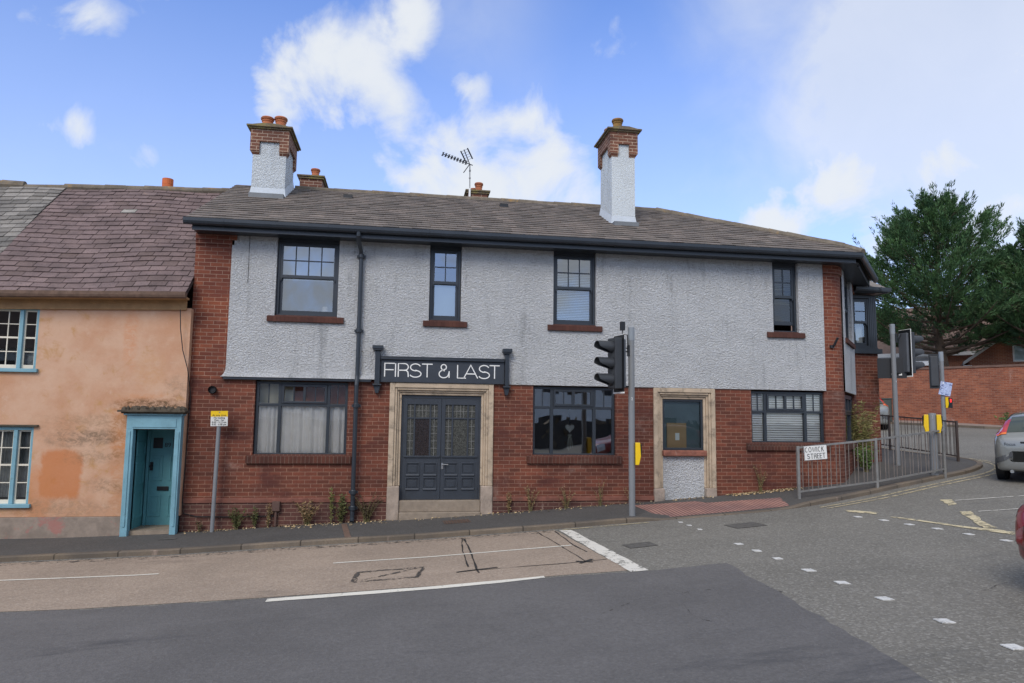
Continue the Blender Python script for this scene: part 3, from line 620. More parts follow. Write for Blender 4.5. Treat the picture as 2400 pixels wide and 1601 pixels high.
rc.quad((-.55, -.03, 2.19), (9.06, -.03, 2.19), (9.06, -.03, 2.45), (-.55, -.03, 2.45)); rc.quad((9.06, -.03, 2.19), (-.55, -.03, 2.19), (-.55, 0, 2.19), (9.06, 0, 2.19))
rc.quad((-3.33, 0, 2.45), (-3.33, -.03, 2.45), (-3.33, -.03, 4.97), (-3.33, 0, 4.97)); rc.quad((9.06, -.03, 2.19), (9.06, 0, 2.19), (9.06, 0, 4.97), (9.06, -.03, 4.97))
rc.build('render_coat', m_render, pub)
MB().box(-3.36, -.62, -.095, 0, 2.185, 2.232).build('drip_ledge', m_blacknavy, pub, .004)
# plinth with moulded top course
for a, b in ((-4.0, -.25), (1.80, 5.14)): MB().box(a, b, -.035, .0, -1.4, -.115).build('plinth', m_plinthbrick, pub)
m_pc = paint('plinth_course_brick', '#70463a', .9, .25, 4, .5, 30, dirt='#5d5048', dsc=3)
for a, b in ((-4.0, -.26), (1.81, 5.14)): MB().prism([(-.055, -.115), (.01, -.115), (.01, -.03), (-.005, -.03), (-.045, -.06)], 'x', a, b).build('plinth_course', m_pc, pub)
# roof ------------------------------------------------------------
def slates(mb, tints, frame, rows, gauge, width, xr, thick=.010, jit=.008, zjit=.004, tintfn=None, seed=1, gap=.006):
    """frame(u,v) gives a point and the normal; xr(v) the slate limits at that height"""
    r = random.Random(seed)
    for k in range(rows):
        v0, v1 = k*gauge, (k+1)*gauge+.06; a, b = xr((k+.5)*gauge)
        x = a-width*(.5 if k % 2 else 0)-r.uniform(0, .05)
        while x < b:
            ww = width*r.uniform(.93, 1.07); c, d = max(x+gap, a), min(x+ww-gap, b); x += ww
            if d-c < .03: continue
            l0 = thick*2.1+r.uniform(-zjit, zjit); l1 = thick*.4; t0 = l0+r.uniform(-.003, .003); dv = r.uniform(-jit, jit)
            A, n = frame(c, v0+dv); B, _ = frame(d, v0+dv+r.uniform(-.003, .003)); Cc, _ = frame(d, v1); D, _ = frame(c, v1)
            i = len(mb.v); P = [A+n*l0, B+n*t0, Cc+n*l1, D+n*l1, A+n*(l0-thick), B+n*(t0-thick)]
            P += [Cc+n*(l1-thick), D+n*(l1-thick)]
            mb.v += [tuple(q) for q in P]
            tv = r.random() if tintfn is None else tintfn(r)
            for f in ((0, 1, 2, 3), (4, 5, 1, 0), (5, 6, 2, 1), (7, 4, 0, 3)): mb.f.append(tuple(i+q for q in f)); tints.append(tv)
P_R = Vector((6.42, 3.1, 6.98)); SL = math.atan(.508); sv = Vector((0, math.cos(SL), math.sin(SL))); sn = Vector((0, -math.sin(SL), math.cos(SL)))
E0 = Vector((0, -.5, 5.15)); E1 = Vector((9.74, -.5, 5.15)); Hh = Vector((9.6, .0, 5.404)); E2 = Vector((11.78, 1.84, 5.15))
def frF(u, v): return Vector((u, 0, 0))+E0+sv*v, sn
def xrF(v):
    y = -.5+v*math.cos(SL)
    r_ = E1.x+(Hh.x-E1.x)*(y+.5)/.5 if y < 0 else Hh.x+(P_R.x-Hh.x)*y/3.1
    return -4.06, r_
rf = MB(); tn = []
slates(rf, tn, frF, 19, 4.03/19, .28, xrF, thick=.013, tintfn=lambda r: min(1, max(0, r.gauss(.45, .15))), seed=3, gap=.0015)
base = [(-4.05, -.49, 5.14), (E1.x, -.49, 5.14), (Hh.x, Hh.y, Hh.z-.015), (P_R.x, P_R.y, P_R.z-.012), (-4.05, 3.1, 6.965)]
rf.quad(*base); tn.append(.2)
back = [(P_R.x, 3.1, 6.965), (P_R.x+.6, 8.3, 4.9), (-4.05, 8.3, 4.9), (-4.05, 3.1, 6.965)][::-1]
rf.quad(*back[::-1]); tn.append(.4)
rf.quad(tuple(E1), tuple(E2), tuple(Hh)); tn.append(.3); rf.quad(tuple(Hh), tuple(E2), tuple(P_R)); tn.append(.5); rf.quad(tuple(E2), (11.9, 8.3, 4.9), (P_R.x+.6, 8.3, 4.9), tuple(P_R)); tn.append(.5)
rf.quad((-4.05, -.5, 5.13), (-4.05, 3.1, 6.96), (-4.05, 3.1, 6.87), (-4.05, -.5, 5.03)); tn.append(.1)
roof = rf.build('roof', m_slate, pub, tint=tn)
def ridge(parent, a, b, rad=.1, seg=.45, mat=None, name='ridge_tiles', lift=.0):
    t = MB(); a, b = Vector(a), Vector(b); n = max(1, int((b-a).length/seg)); d = (b-a)/n
    r = random.Random(int(a.x*100))
    for k in range(n):
        o = Vector((0, 0, r.uniform(-.008, .008)+lift)); t.tube([a+d*k+o, a+d*(k+1)*1.0+o*.5+d*.03], [rad*r.uniform(.97, 1.05), rad*.95], 10)
    return t.build(name, mat or m_ridge, parent)
ridge(roof, (-2.7, 3.1, 6.96), P_R+Vector((0, 0, -.02)), .09); ridge(roof, P_R+Vector((0, 0, -.02)), Hh+Vector((0, 0, 0)), .1, .4); ridge(roof, Hh, E1+Vector((-.0, .05, .03)), .09, .4)
vt = MB()
for x, y in ((-1.38, 2.28), (2.28, 2.3)): vt.box(x-.1, x+.1, y-.09, y+.05, 5.15+.508*(y+.5)+.0, 5.15+.508*(y+.5)+.065)
for k, (x, y) in enumerate(((-1.38, 2.28), (2.28, 2.3))): MB().box(x-.1, x+.1, y-.07, y+.07, 5.15+.508*(y+.5)-.03, 5.15+.508*(y+.5)+.07).build('roof_vent', m_black, roof, .006)
# eaves : soffit, fascia, gutter
MB().quad((-3.97, -.37, 4.972), (9.7, -.37, 4.972), (9.7, .1, 4.972), (-3.97, .1, 4.972)).quad(*[tuple(q) for q in (Vector((9.7, -.37, 4.973)), CB+CN*.37+Vector((0, 0, 4.973)), CB+Vector((0, 0, 4.973)), Vector((9.3, .2, 4.973)))]).build('soffit', m_blacknavy, pub)
fa = MB(); fa.box(-3.97, 9.62, -.40, -.37, 4.95, 5.11)
cq = [CM @ Vector((x, -.37, 0)) for x in (-.12, cl+.05)]
fa.prism([(q.x, q.y) for q in (cq[0], cq[1], cq[1]+CN*.03, cq[0]+CN*.03)], 'z', 4.95, 5.11)
fa.build('fascia', m_navy, pub)
def gutter(path, parent, mat, r=.062, name='gutter', z=0, br=True):
    t = MB(); prof = [(-r*1.05, .055), (-r, -.005), (-r*.72, -.045), (-r*.2, -.066), (r*.5, -.06), (r, -.02), (r, .05), (r*.82, .05), (-r*.8, .052)]
    P = [Vector(p) for p in path]; rings = []
    for i, p in enumerate(P):
        d = (P[min(i+1, len(P)-1)]-P[max(i-1, 0)]); d.z = 0; d.normalize(); n = Vector((-d.y, d.x, 0)); rings.append([tuple(p+n*a+Vector((0, 0, b))) for a, b in prof])
    for a, b in zip(rings, rings[1:]):
        for k in range(len(prof)): t.quad(a[k], b[k], b[(k+1) % len(prof)], a[(k+1) % len(prof)])
    t.quad(*rings[0]); t.quad(*rings[-1][::-1])
    for a, b in zip(P, P[1:]) if br else ():
        L_ = (b-a).length; d = (b-a).normalized(); n = Vector((-d.y, d.x, 0)); k = .7
        while k < L_-.2:
            c = a+d*k; ring = [[tuple(c+d*e+n*u*1.12+Vector((0, 0, v*1.1))) for u, v in prof[:6]] for e in (-.02, .02)]
            for q in range(5): t.quad(ring[0][q], ring[1][q], ring[1][q+1], ring[0][q+1])
            k += 1.9
    return t.build(name, mat, parent)
gut = gutter([(-4.10, -.475, 5.095), (9.7, -.475, 5.095), tuple(E2-CN*.03-CDr*.05+Vector((0, 0, -.055)))], pub, m_blacknavy)
# chimneys ---------------------------------------------------------
def pot(parent, x, y, z, h, r, mat, holes=True, style=0):
    o = MB()
    pf = [(r*1.0, -.1), (r, 0), (r*.92, .1*h), (r*.9, h*.6), (r*1.0, h*.62), (r*1.02, h*.68), (r*.95, h*.72), (r*1.0, h*.76), (r*1.16, h*.80), (r*1.18, h*.93), (r*1.08, h), (r*.85, h), (r*.8, h*.8)] if style == 0 else [(r*1.05, -.3), (r*.96, h*.75), (r*.98, h*.76), (r*.97, h), (r*.84, h), (r*.8, h*.5)]
    o.lathe((x, y, z), pf, 18)
    p = o.build('chimney_pot', mat, parent, smooth=False)
    if holes:
        q = MB().lathe((x, y, z), [(r*1.17, h*.845), (r*1.19, h*.85), (r*1.19, h*.885), (r*1.17, h*.89)], 18)
        q.build('vent_band', paint('dark_vent_band', '#5a3426', .9, .3, 30), p)
    return p
def castle(parent, x0, x1, y0, y1, zb, zs, zt, drop, shaft_mat, ear, flare=True, ear_h=.22):
    """rendered stack with a brick head that steps down at its corners"""
    st = MB(); st.box(x0, x1, y0, y1, zb, zt-.05)
    if flare:
        for f in (0.05,):
            zf = zb+.75
    o = st.build('chimney_stack', shaft_mat, parent)
    h = MB(); e = .055; X0, X1, Y0, Y1 = x0-e, x1+e, y0-e, y1+e
    h.box(X0, X1, Y0, Y1, zs, zt)
    for (a, b) in ((X0, X0+ear), (X1-ear, X1)):
        for (c, d) in ((Y0, Y0+ear), (Y1-ear, Y1)):
            h.box(a, b, c, d, zs-ear_h, zs)
            ia, ib = (a+(e if a == X0 else 0), b-(e if b == X1 else 0)); ic, id_ = (c+(e if c == Y0 else 0), d-(e if d == Y1 else 0))
            t = [(a, c), (b, c), (b, d), (a, d)]; u = [(ia, ic), (ib, ic), (ib, id_), (ia, id_)]
            for k in range(4): h.quad((*u[k], zs-ear_h-.08), (*u[(k+1) % 4], zs-ear_h-.08), (*t[(k+1) % 4], zs-ear_h), (*t[k], zs-ear_h))
    h.build('chimney_head', m_chimbrick, o)
    c = MB(); c.box(X0-.04, X1+.04, Y0-.04, Y1+.04, zt, zt+.035); c.box(X0-.08, X1+.08, Y0-.08, Y1+.08, zt+.035, zt+.075)
    c.prism([(X0-.05, zt+.075), (X1+.05, zt+.075), ((X1*2+X0)/3, zt+.13), ((X0*2+X1)/3, zt+.13)], 'y', Y0-.05, Y1+.05)
    c.build('chimney_cap', paint('mossy_cap', '#6d6150', .95, .25, 6, .5, 30, dirt='#8c8144', dsc=3, dlo=.45, dhi=.65), o, .006)
    return o
def apron(parent, x0, x1, y0, y1):
    zf = lambda y: 5.15+.508*(y+.5)
    t = MB(); e = .035; h = .2
    X0, X1, Y0 = x0-e, x1+e, y0-e
    t.quad((X0, Y0, zf(Y0)+.01), (X1, Y0, zf(Y0)+.01), (x1+.003, y0-.003, zf(y0)+h), (x0-.003, y0-.003, zf(y0)+h))
    for s, xx, xi in ((0, X0, x0-.003), (1, X1, x1+.003)):
        q = [(xx, Y0, zf(Y0)+.01), (xi, y0-.003, zf(y0)+h), (xi, y1, zf(y1)+h), (xx, y1, zf(y1)+.01)]
        t.quad(*(q if s == 0 else q[::-1]))
    t.build('apron', m_rendsmooth, parent)
    MB().box(X0+.03, X1-.02, Y0-.17, Y0+.02, zf(Y0-.17)+.0, zf(Y0)+.035).build('lead_flashing', paint('lead_sheet', '#6f7376', .6, .1), parent)
c1 = castle(pub, -3.46, -2.74, 1.9, 2.98, 6.0, 7.62, 7.9, 0, m_rendwhite, .2)
apron(c1, -3.46, -2.74, 1.9, 2.98)
pot(c1, -3.22, 2.12, 8.02, .26, .125, m_terra); pot(c1, -2.93, 2.14, 8.02, .29, .125, m_terra); pot(c1, -2.93, 2.72, 8.02, .26, .12, m_terra)
m_render2 = roughcast('smoother_roughcast', '#ccd2d4', '#8b9193', 30, .015, .6)
c2 = castle(pub, 4.59, 5.14, 1.04, 1.95, 5.4, 7.82, 8.1, 0, m_render2, .2)
apron(c2, 4.59, 5.14, 1.04, 1.95)
pot(c2, 4.78, 1.2, 8.22, .26, .115, paint('lichen_pot', '#8a6a3c', .9, .25, 10, .4, 40, dirt='#5f5335', dsc=6)); pot(c2, 4.72, 1.62, 8.22, .2, .115, m_terra)
def plainstack(parent, x0, x1, y0, y1, zt, pots):
    o = MB().box(x0, x1, y0, y1, 5.5, zt).build('chimney_stack', m_chimbrick, parent)
    c = MB(); c.box(x0-.04, x1+.04, y0-.04, y1+.04, zt, zt+.05); c.box(x0-.07, x1+.07, y0-.07, y1+.07, zt+.05, zt+.09); c.build('chimney_cap', bpy.data.materials['mossy_cap'], o, .005)
    for a in pots: pot(o, *a)
    return o
plainstack(pub, -2.82, -2.25, 4.5, 5.6, 7.72, [(-2.46, 4.75, 7.81, .26, .105, m_terra), (-2.35, 5.2, 7.8, .2, .1, m_terra)])
c4 = plainstack(pub, 1.56, 2.08, 4.0, 4.6, 7.43, [(1.87, 4.25, 7.52, .28, .1, m_terra), (1.75, 4.45, 7.5, .2, .1, m_terra)])
# windows ----------------------------------------------------------
def curtain(parent, x0, x1, z0, z1, y, mat, folds=7, amp=.03, name='curtain', seed=1):
    r = random.Random(seed); t = MB(); n = int((x1-x0)/.02); ph = [r.uniform(0, 6) for _ in range(3)]
    f = lambda x: y+amp*(math.sin((x-x0)*folds*3+ph[0])+.6*math.sin((x-x0)*folds*7.3+ph[1]))*.6
    for k in range(n):
        a, b = x0+(x1-x0)*k/n, x0+(x1-x0)*(k+1)/n; t.quad((a, f(a), z0), (b, f(b), z0), (b, f(b), z1), (a, f(a), z1))
    return t.build(name, mat, parent, smooth=True, uv=False)
def venetian(parent, x0, x1, z0, z1, y, pitch, tilt=.5, mtx=None):
    t = MB(); z = z0
    while z < z1:
        d = pitch*.52; t.quad((x0, y-d*.5, z-d*tilt), (x1, y-d*.5, z-d*tilt), (x1, y+d*.5, z+d*tilt), (x0, y+d*.5, z+d*tilt)); z += pitch
    if mtx is not None: t.v = [tuple(mtx @ Vector(q)) for q in t.v]
    return t.build('venetian_blind', m_blind, parent, uv=False)
def tri_window(x0, x1, z0, z1, zt, m0, m1, y=.06, mtx=None, gl=None, name='window'):
    """three light casement: transom at zt, mullions at m0 and m1"""
    f = MB(); d = .07
    f.frame(x0, x1, z0, z1, .05, y, y+d)
    for m in (m0, m1): f.box(m-.03, m+.03, y+.001, y+d, z0+.05, z1-.05)
    for a, b in ((x0+.05, m0-.03), (m0+.03, m1-.03), (m1+.03, x1-.05)): f.box(a, b, y+.002, y+d, zt-.03, zt+.025)
    f.frame(m0+.032, m1-.032, zt+.027, z1-.052, .045, y-.018, y+.03)
    mc = (m0+m1)/2; f.box(mc-.025, mc+.025, y-.016, y+.03, zt+.072, z1-.097)
    for a, b, zz in ((x0+.05, m0-.03, z1-.05), (m1+.03, x1-.05, z1-.05)): f.box((a+b)/2-.012, (a+b)/2+.012, y+.01, y+.03, zt+.025, zz)
    for c in ((m0+.077+mc-.025)/2, (m1-.077+mc+.025)/2): f.box(c-.012, c+.012, y+.003, y+.028, zt+.072, z1-.097)
    if mtx is not None: f.v = [tuple(mtx @ Vector(q)) for q in f.v]
    o = f.build(name, m_navy, pub, .004)
    p = MB()
    p.quad((x0+.04, y+.045, z0+.04), (x1-.04, y+.045, z0+.04), (x1-.04, y+.045, zt), (x0+.04, y+.045, zt))
    p.quad((x0+.04, y+.02, zt), (x1-.04, y+.02, zt), (x1-.04, y+.02, z1-.04), (x0+.04, y+.02, z1-.04))
    if mtx is not None: p.v = [tuple(mtx @ Vector(q)) for q in p.v]
    p.build('pane', gl or m_glass, o, uv=False); return o
def sill(x0, x1, z0, z1, y0, mat, parent, mtx=None, name='sill'):
    t = MB().prism([(y0, z0), (.03, z0), (.03, z1+.03), (y0+.04, z1), (y0, z1-.012)], 'x', x0, x1)
    if mtx is not None: t.v = [tuple(mtx @ Vector(q)) for q in t.v]
    return t.build(name, mat, parent, .006)
m_clear = glass('clear_glass', .06, (.97, .98, .98, 1), .1)
w1 = tri_window(-2.77, -1.055, .755, 2.17, 1.725, -2.33, -1.42, gl=m_clear)
sill(-2.89, -.95, .61, .755, -.06, m_sillbrick, w1)
curtain(w1, -2.72, -2.40, .8, 1.72, .16, m_curtain, 9, .035, seed=2); curtain(w1, -2.41, -1.36, .8, 1.72, .17, m_curtain, 8, .04, seed=3); curtain(w1, -1.37, -1.1, .8, 1.72, .16, m_curtain, 9, .035, seed=4)
bb = MB(); bb.box(-2.75, -2.12, .3, .32, 1.72, 2.2); bb.build('roller_blind', paint('cream_blind', '#d6cfb4', .8, .05), w1)
w2 = tri_window(2.61, 4.335, .765, 2.165, 1.745, 3.01, 3.905, gl=glass('dark_reflective_glass', .27, (.7, .75, .76, 1), .2))
sill(2.49, 4.46, .62, .765, -.06, m_sillbrick, w2)
w3 = tri_window(7.33, 9.035, 1.05, 2.155, 1.725, 7.68, 8.61, gl=m_clear)
sill(7.2, 9.12, .905, 1.05, -.06, m_sillbrick, w3)
venetian(w3, 7.37, 9.0, 1.1, 2.14, .145, .05, .75)
def sash(x0, x1, z0, z1, zm, cols, y=.05, gl=None, raised=0., parent=None, mtx=None, rows=2):
    f = MB(); f.frame(x0, x1, z0, z1, .045, y, y+.11)
    a, b = x0+.045, x1-.045
    f.frame(a+.003, b-.003, zm-.03, z1-.047, .045, y+.012, y+.05, .06)       # top sash
    gw = (b-a-.09)/cols; zb, zt = zm+.03, z1-.09
    for k in range(1, cols): f.box(a+.045+gw*k-.011, a+.045+gw*k+.011, y+.018, y+.042, zb, zt)
    for k in range(1, rows): 
        zz = zb+(zt-zb)*k/rows
        for q in range(cols): f.box(a+.045+gw*q+.011, a+.045+gw*(q+1)-.011, y+.019, y+.041, zz-.011, zz+.011)
    f.frame(a+.003, b-.003, z0+.047+raised, zm+.025+raised, .05, y+.056, y+.095, .08)
    for xx in (a+.006, b-.046): f.prism([(xx, zm-.03), (xx+.04, zm-.03), (xx+(.03 if xx > a+.1 else .012), zm-.10), (xx+(.03 if xx > a+.1 else .01), zm-.10)], 'y', y+.014, y+.05)
    f.box(x0+.01, x1-.01, y-.02, y+.1, z1, z1+.05)
    if mtx is not None: f.v = [tuple(mtx @ Vector(q)) for q in f.v]
    o = f.build('window', m_navy, parent or pub, .003)
    p = MB(); p.quad((a+.03, y+.03, zm), (b-.03, y+.03, zm), (b-.03, y+.03, z1-.07), (a+.03, y+.03, z1-.07))
    p.quad((a+.03, y+.075, z0+.09+raised), (b-.03, y+.075, z0+.09+raised), (b-.03, y+.075, zm+.01+raised), (a+.03, y+.075, zm+.01+raised))
    if mtx is not None: p.v = [tuple(mtx @ Vector(q)) for q in p.v]
    p.build('pane', gl or m_glassup, o, uv=False); return o
s1 = sash(-2.48, -1.32, 3.435, 4.93, 4.23, 4); sill(-2.62, -1.18, 3.315, 3.43, -.085, m_sillred, s1)
curtain(s1, -2.44, -1.36, 4.2, 4.9, .3, paint('grey_white_curtain', '#d5d6d4', .9, .04), 2, .01)
MB().lathe((-1.57, .2, 3.5), [(.055, 0), (.065, .06), (.05, .16), (.045, .17)], 12).build('ornament', paint('pale_shell_lamp', '#e8d9c8', .7, .1), s1)
s2 = sash(.48, 1.10, 3.435, 4.93, 4.23, 2); sill(.36, 1.24, 3.315, 3.43, -.085, m_sillred, s2)
MB().box(.5, 1.08, .16, .17, 3.45, 4.22).build('frosted_film', paint('frosted_film', '#c3c8c6', .8, .03), s2)
s3 = sash(3.02, 3.915, 3.435, 4.93, 4.23, 3); sill(2.89, 4.04, 3.315, 3.43, -.085, m_sillred, s3); venetian(s3, 3.05, 3.89, 3.48, 4.55, .2, .035, .5)
s4 = sash(7.88, 8.46, 3.435, 4.93, 4.23, 2, gl=glass('tree_reflection_tint', .05, (.4, .43, .4, 1), .3), raised=.13); sill(7.71, 8.58, 3.315, 3.43, -.085, m_sillred, s4)  # a tree's dark reflection is put into this glass tint
venetian(s4, 7.92, 8.42, 4.1, 4.9, .22, .04, .5)
# cant windows
cs = sash(.46, cl-.73, 3.435, 4.93, 4.23, 2, mtx=CM); sill(.32, cl-.6, 3.315, 3.43, -.085, m_sillred, cs, CM)
tri_window(.13, cl-.43, 1.05, 2.155, 1.725, .5, cl-.8, mtx=CM)
sill(.0, cl-.3, .905, 1.05, -.06, m_sillbrick, pub, CM, 'cant_sill')
# rooms behind the glass
rm = MB(); rm.quad((9.2, 2.6, -.2), (-3.9, 2.6, -.2), (-3.9, 2.6, 2.3), (9.2, 2.6, 2.3)).quad((-3.9, .16, 2.3), (9.2, .16, 2.3), (9.2, 2.6, 2.3), (-3.9, 2.6, 2.3)).quad((-3.9, .16, .1), (-3.9, 2.6, .1), (9.2, 2.6, .1), (9.2, .16, .1)).quad((9.2, 2.6, 2.4), (-3.9, 2.6, 2.4), (-3.9, 2.6, 4.95), (9.2, 2.6, 4.95)).quad((-3.9, .2, 4.95), (9.2, .2, 4.95), (9.2, 2.6, 4.95), (-3.9, 2.6, 4.95)).quad((-3.9, .16, 2.6), (-3.9, 2.6, 2.6), (9.2, 2.6, 2.6), (9.2, .16, 2.6))
rm.build('room', m_room, pub)
MB().quad((-2.1, .36, 1.72), (-1.0, .36, 1.72), (-1.0, .36, 2.2), (-2.1, .36, 2.2)).build('red_wall_strip', paint('red_wall_paint', '#a5664f', .9, .2, 6), pub)  # stretch of red room wall added close behind the top lights to catch light
# doorway ----------------------------------------------------------
def surround(name, X0, X1, zt, zb, zplain, rings, depth, parent):
    t = MB(); x0, x1, z = X0, X1, zt
    for w_, y in rings:
        t.box(x0, x0+w_, y, depth, zplain, z); t.box(x1-w_, x1, y, depth, zplain, z); t.box(x0+w_, x1-w_, y, depth, z-w_, z); x0 += w_; x1 -= w_; z -= w_
    o = t.build(name, m_stone, parent, .012)
    for p_, q_ in ((X0-.005, x0-.004), (x1+.004, X1+.005)): MB().box(p_, q_, -.058, depth, zb, zplain).build('plain_jamb_block', m_stonelow, o, .02)
    return o, (x0, x1, z)
ds, (dx0, dx1, dz) = surround('door_surround', -.25, 1.80, 2.188, -.75, .18, [(.10, -.05), (.045, -.025), (.04, .015), (.05, .05)], .16, pub)
st = MB(); st.box(dx0, dx1, -.02, .2, -.32, -.10); st.box(dx0+.0, dx1, -.12, -.02, -.7, -.315); st.build('doorstep', m_stepstone, pub, .015)
MB().box(dx0, dx1, .1, .16, dz-.06, dz).box(dx0, dx0+.04, .1, .16, -.1, dz-.06).box(dx1-.04, dx1, .1, .16, -.1, dz-.06).build('door_frame', m_door, pub, .004)
def doorleaf(x0, x1, z0, z1, y, dark_mid):
    t = MB(); zg0, zg1 = .76, z1-.12; sw = .075
    t.box(x0, x0+sw, y, y+.045, z0, z1); t.box(x1-sw, x1, y, y+.045, z0, z1); t.box(x0+sw, x1-sw, y, y+.045, zg1, z1); t.box(x0+sw, x1-sw, y, y+.045, zg0-.14, zg0)
    t.box(x0+sw, x1-sw, y+.012, y+.04, z0, zg0-.14)                                   # bottom field
    xm = (x0+x1)/2; t.box(x0+sw, x1-sw, y, y+.012, z0, z0+.2); t.box(xm-.04, xm+.04, y, y+.012, z0+.2, zg0-.14); t.box(x0+sw, xm-.04, y, y+.012, z0+.425, z0+.475); t.box(xm+.04, x1-sw, y, y+.012, z0+.425, z0+.475)
    t.box(x0+.02, x1-.02, y-.025, y, zg0-.035, zg0)
    for a, b in ((x0+sw, xm-.04), (xm+.04, x1-sw)):
        for c, d in ((z0+.2, z0+.425), (z0+.475, zg0-.14)):
            t.frame(a-.008, b+.008, c-.008, d+.008, .022, y-.012, y+.011); t.box(a+.045, b-.045, y+.002, y+.012, c+.045, d-.045)
            t.prism([(y-.028, c-.008), (y-.0121, c-.008), (y-.0121, c+.028), (y-.02, c+.022)], 'x', a, b)
    gw = x1-x0-2*sw; a = x0+sw; cm = [a+gw*.24, a+gw*.76]; zr = zg1-.27
    for c in cm: t.box(c-.016, c+.016, y+.006, y+.04, zg0, zg1)
    for p, q in ((a, cm[0]-.016), (cm[0]+.016, cm[1]-.016), (cm[1]+.016, x1-sw)): t.box(p, q, y+.006, y+.04, zr-.016, zr+.016)
    o = t.build('door', m_door, pub, .003)
    MB().quad((a, y+.025, zg0), (x1-sw, y+.025, zg0), (x1-sw, y+.025, zg1), (a, y+.025, zg1)).build('pane', m_obscure, o)
    if dark_mid: MB().quad((cm[0]+.016, y+.022, zg0), (cm[1]-.016, y+.022, zg0), (cm[1]-.016, y+.022, zr-.016), (cm[0]+.016, y+.022, zr-.016)).build('pane', m_obscdark, o)
    ld = MB()
    def lead(p, q, c, d, nx, nz):
        for k in range(1, nx): u = p+(q-p)*k/nx; ld.box(u-.004, u+.004, y+.014, y+.022, c, d)
        for k in range(1, nz): v = c+(d-c)*k/nz; ld.box(p, q, y+.016, y+.0215, v-.004, v+.004)
    lead(a, cm[0]-.016, zr+.016, zg1, 2, 2); lead(cm[0]+.016, cm[1]-.016, zr+.016, zg1, 4, 2); lead(cm[1]+.016, x1-sw, zr+.016, zg1, 2, 2)
    lead(a, cm[0]-.016, zg0, zr-.016, 2, 5); lead(cm[1]+.016, x1-sw, zg0, zr-.016, 2, 5)
    ld.build('lead_came', m_lead, o, uv=False); return o
xm = (dx0+dx1)/2
doorleaf(dx0+.042, xm-.003, -.095, dz-.065, .1, True); d_r = doorleaf(xm+.003, dx1-.042, -.095, dz-.065, .1, False)
hd = MB(); hd.box(xm+.015, xm+.055, .088, .1, .5, .62); hd.tube([(xm+.035, .09, .59), (xm+.035, .05, .59), (xm+.15, .05, .59)], .009, 8); hd.build('handle', m_chrome, d_r)
# blocked doorway with a window set in it
bs, (bx0, bx1, bz) = surround('blocked_door_surround', 5.15, 6.50, 2.183, -1.2, .12, [(.09, -.05), (.045, -.025), (.04, .015), (.05, .05)], .16, pub)
MB().box(bx0, bx1, .06, .16, -1.2, .77).build('blocking_panel', m_render, pub)
bt = MB().box(bx0-.02, bx1+.03, -.045, .155, .775, .895); bt.build('blocked_sill', paint('chipped_sill_brick', '#865647', .9, .25, 9, .7, 20, dirt='#a8948a', dsc=7), pub, .02)
bw = MB().frame(bx0, bx1, .9, bz, .045, .08, .15).build('blocked_window', m_navy, pub, .004)
MB().quad((bx0+.04, .12, .94), (bx1-.04, .12, .94), (bx1-.04, .12, bz-.04), (bx0+.04, .12, bz-.04)).build('pane', glass('teal_dark_glass', .04, (.8, .86, .86, 1)), bw, uv=False)
MB().box(bx0, bx1, .17, .19, .8, 2.1).build('backing', paint('teal_backing', '#6a7a7d', .9, .12, 2), bw)
MB().box(5.50, 5.93, .14, .168, .94, 1.46).build('cardboard_box', paint('cardboard', '#b89a74', .9, .08), bw, .006)
MB().box(5.68, 5.77, .134, .14, 1.1, 1.25).build('paper_label', m_white, bw)
# bay on the side street
by = MB(); by.box(11.36, 12.06, 2.3, 5.2, -1.0, 3.28); by.build('bay_wall', m_brick, pub)
bd = MB(); bd.box(11.3, 12.14, 2.22, 5.28, 3.28, 3.40); bd.box(11.3, 12.07, 2.29, 5.2, 3.40, 3.44)
for k in range(4): bd.box(11.87+.05*k, 11.912+.05*k, 2.3, 2.33, 3.44, 4.78)
bd.box(11.87, 12.07, 2.33, 5.2, 3.44, 4.78); bd.box(11.3, 12.07, 2.31, 2.4, 4.7, 4.8); bd.box(11.3, 11.42, 2.31, 2.4, 3.44, 4.7)
bay = bd.build('bay_cladding', m_navy, pub)
s5 = sash(11.38, 11.87, 3.44, 4.72, 4.1, 1, y=2.31, parent=pub, rows=2)
MB().quad((11.36, 2.6, 3.4), (11.95, 2.6, 3.4), (11.95, 2.6, 4.75), (11.36, 2.6, 4.75)).build('bay_room', m_roomdark, pub)
curtain(s5, 11.6, 11.78, 3.5, 4.1, 2.5, m_curtain, 8, .02)
br_ = MB(); br_.quad((11.2, 1.98, 4.92), (12.24, 1.98, 4.92), (11.9, 3.0, 5.55), (11.3, 3.0, 5.6)).quad((12.24, 1.98, 4.92), (12.24, 5.6, 4.92), (11.9, 4.6, 5.55), (11.9, 3.0, 5.55)).quad((11.2, 1.98, 4.91), (11.2, 5.6, 4.91), (12.24, 5.6, 4.91), (12.24, 1.98, 4.91))
br_.build('bay_roof', paint('bay_slate', '#77706a', .85, .15, 6, .3, 20), pub)
MB().box(11.2, 12.16, 2.02, 2.05, 4.82, 4.91).box(12.16, 12.19, 2.02, 5.5, 4.82, 4.91).quad((11.2, 2.05, 4.83), (12.16, 2.05, 4.83), (12.16, 2.4, 4.83), (11.2, 2.4, 4.83)).build('bay_fascia', m_navy, pub)
gutter([(11.25, 1.97, 4.9), (12.22, 1.97, 4.9), (12.22, 5.4, 4.9)], pub, m_blacknavy, .05, 'bay_gutter')
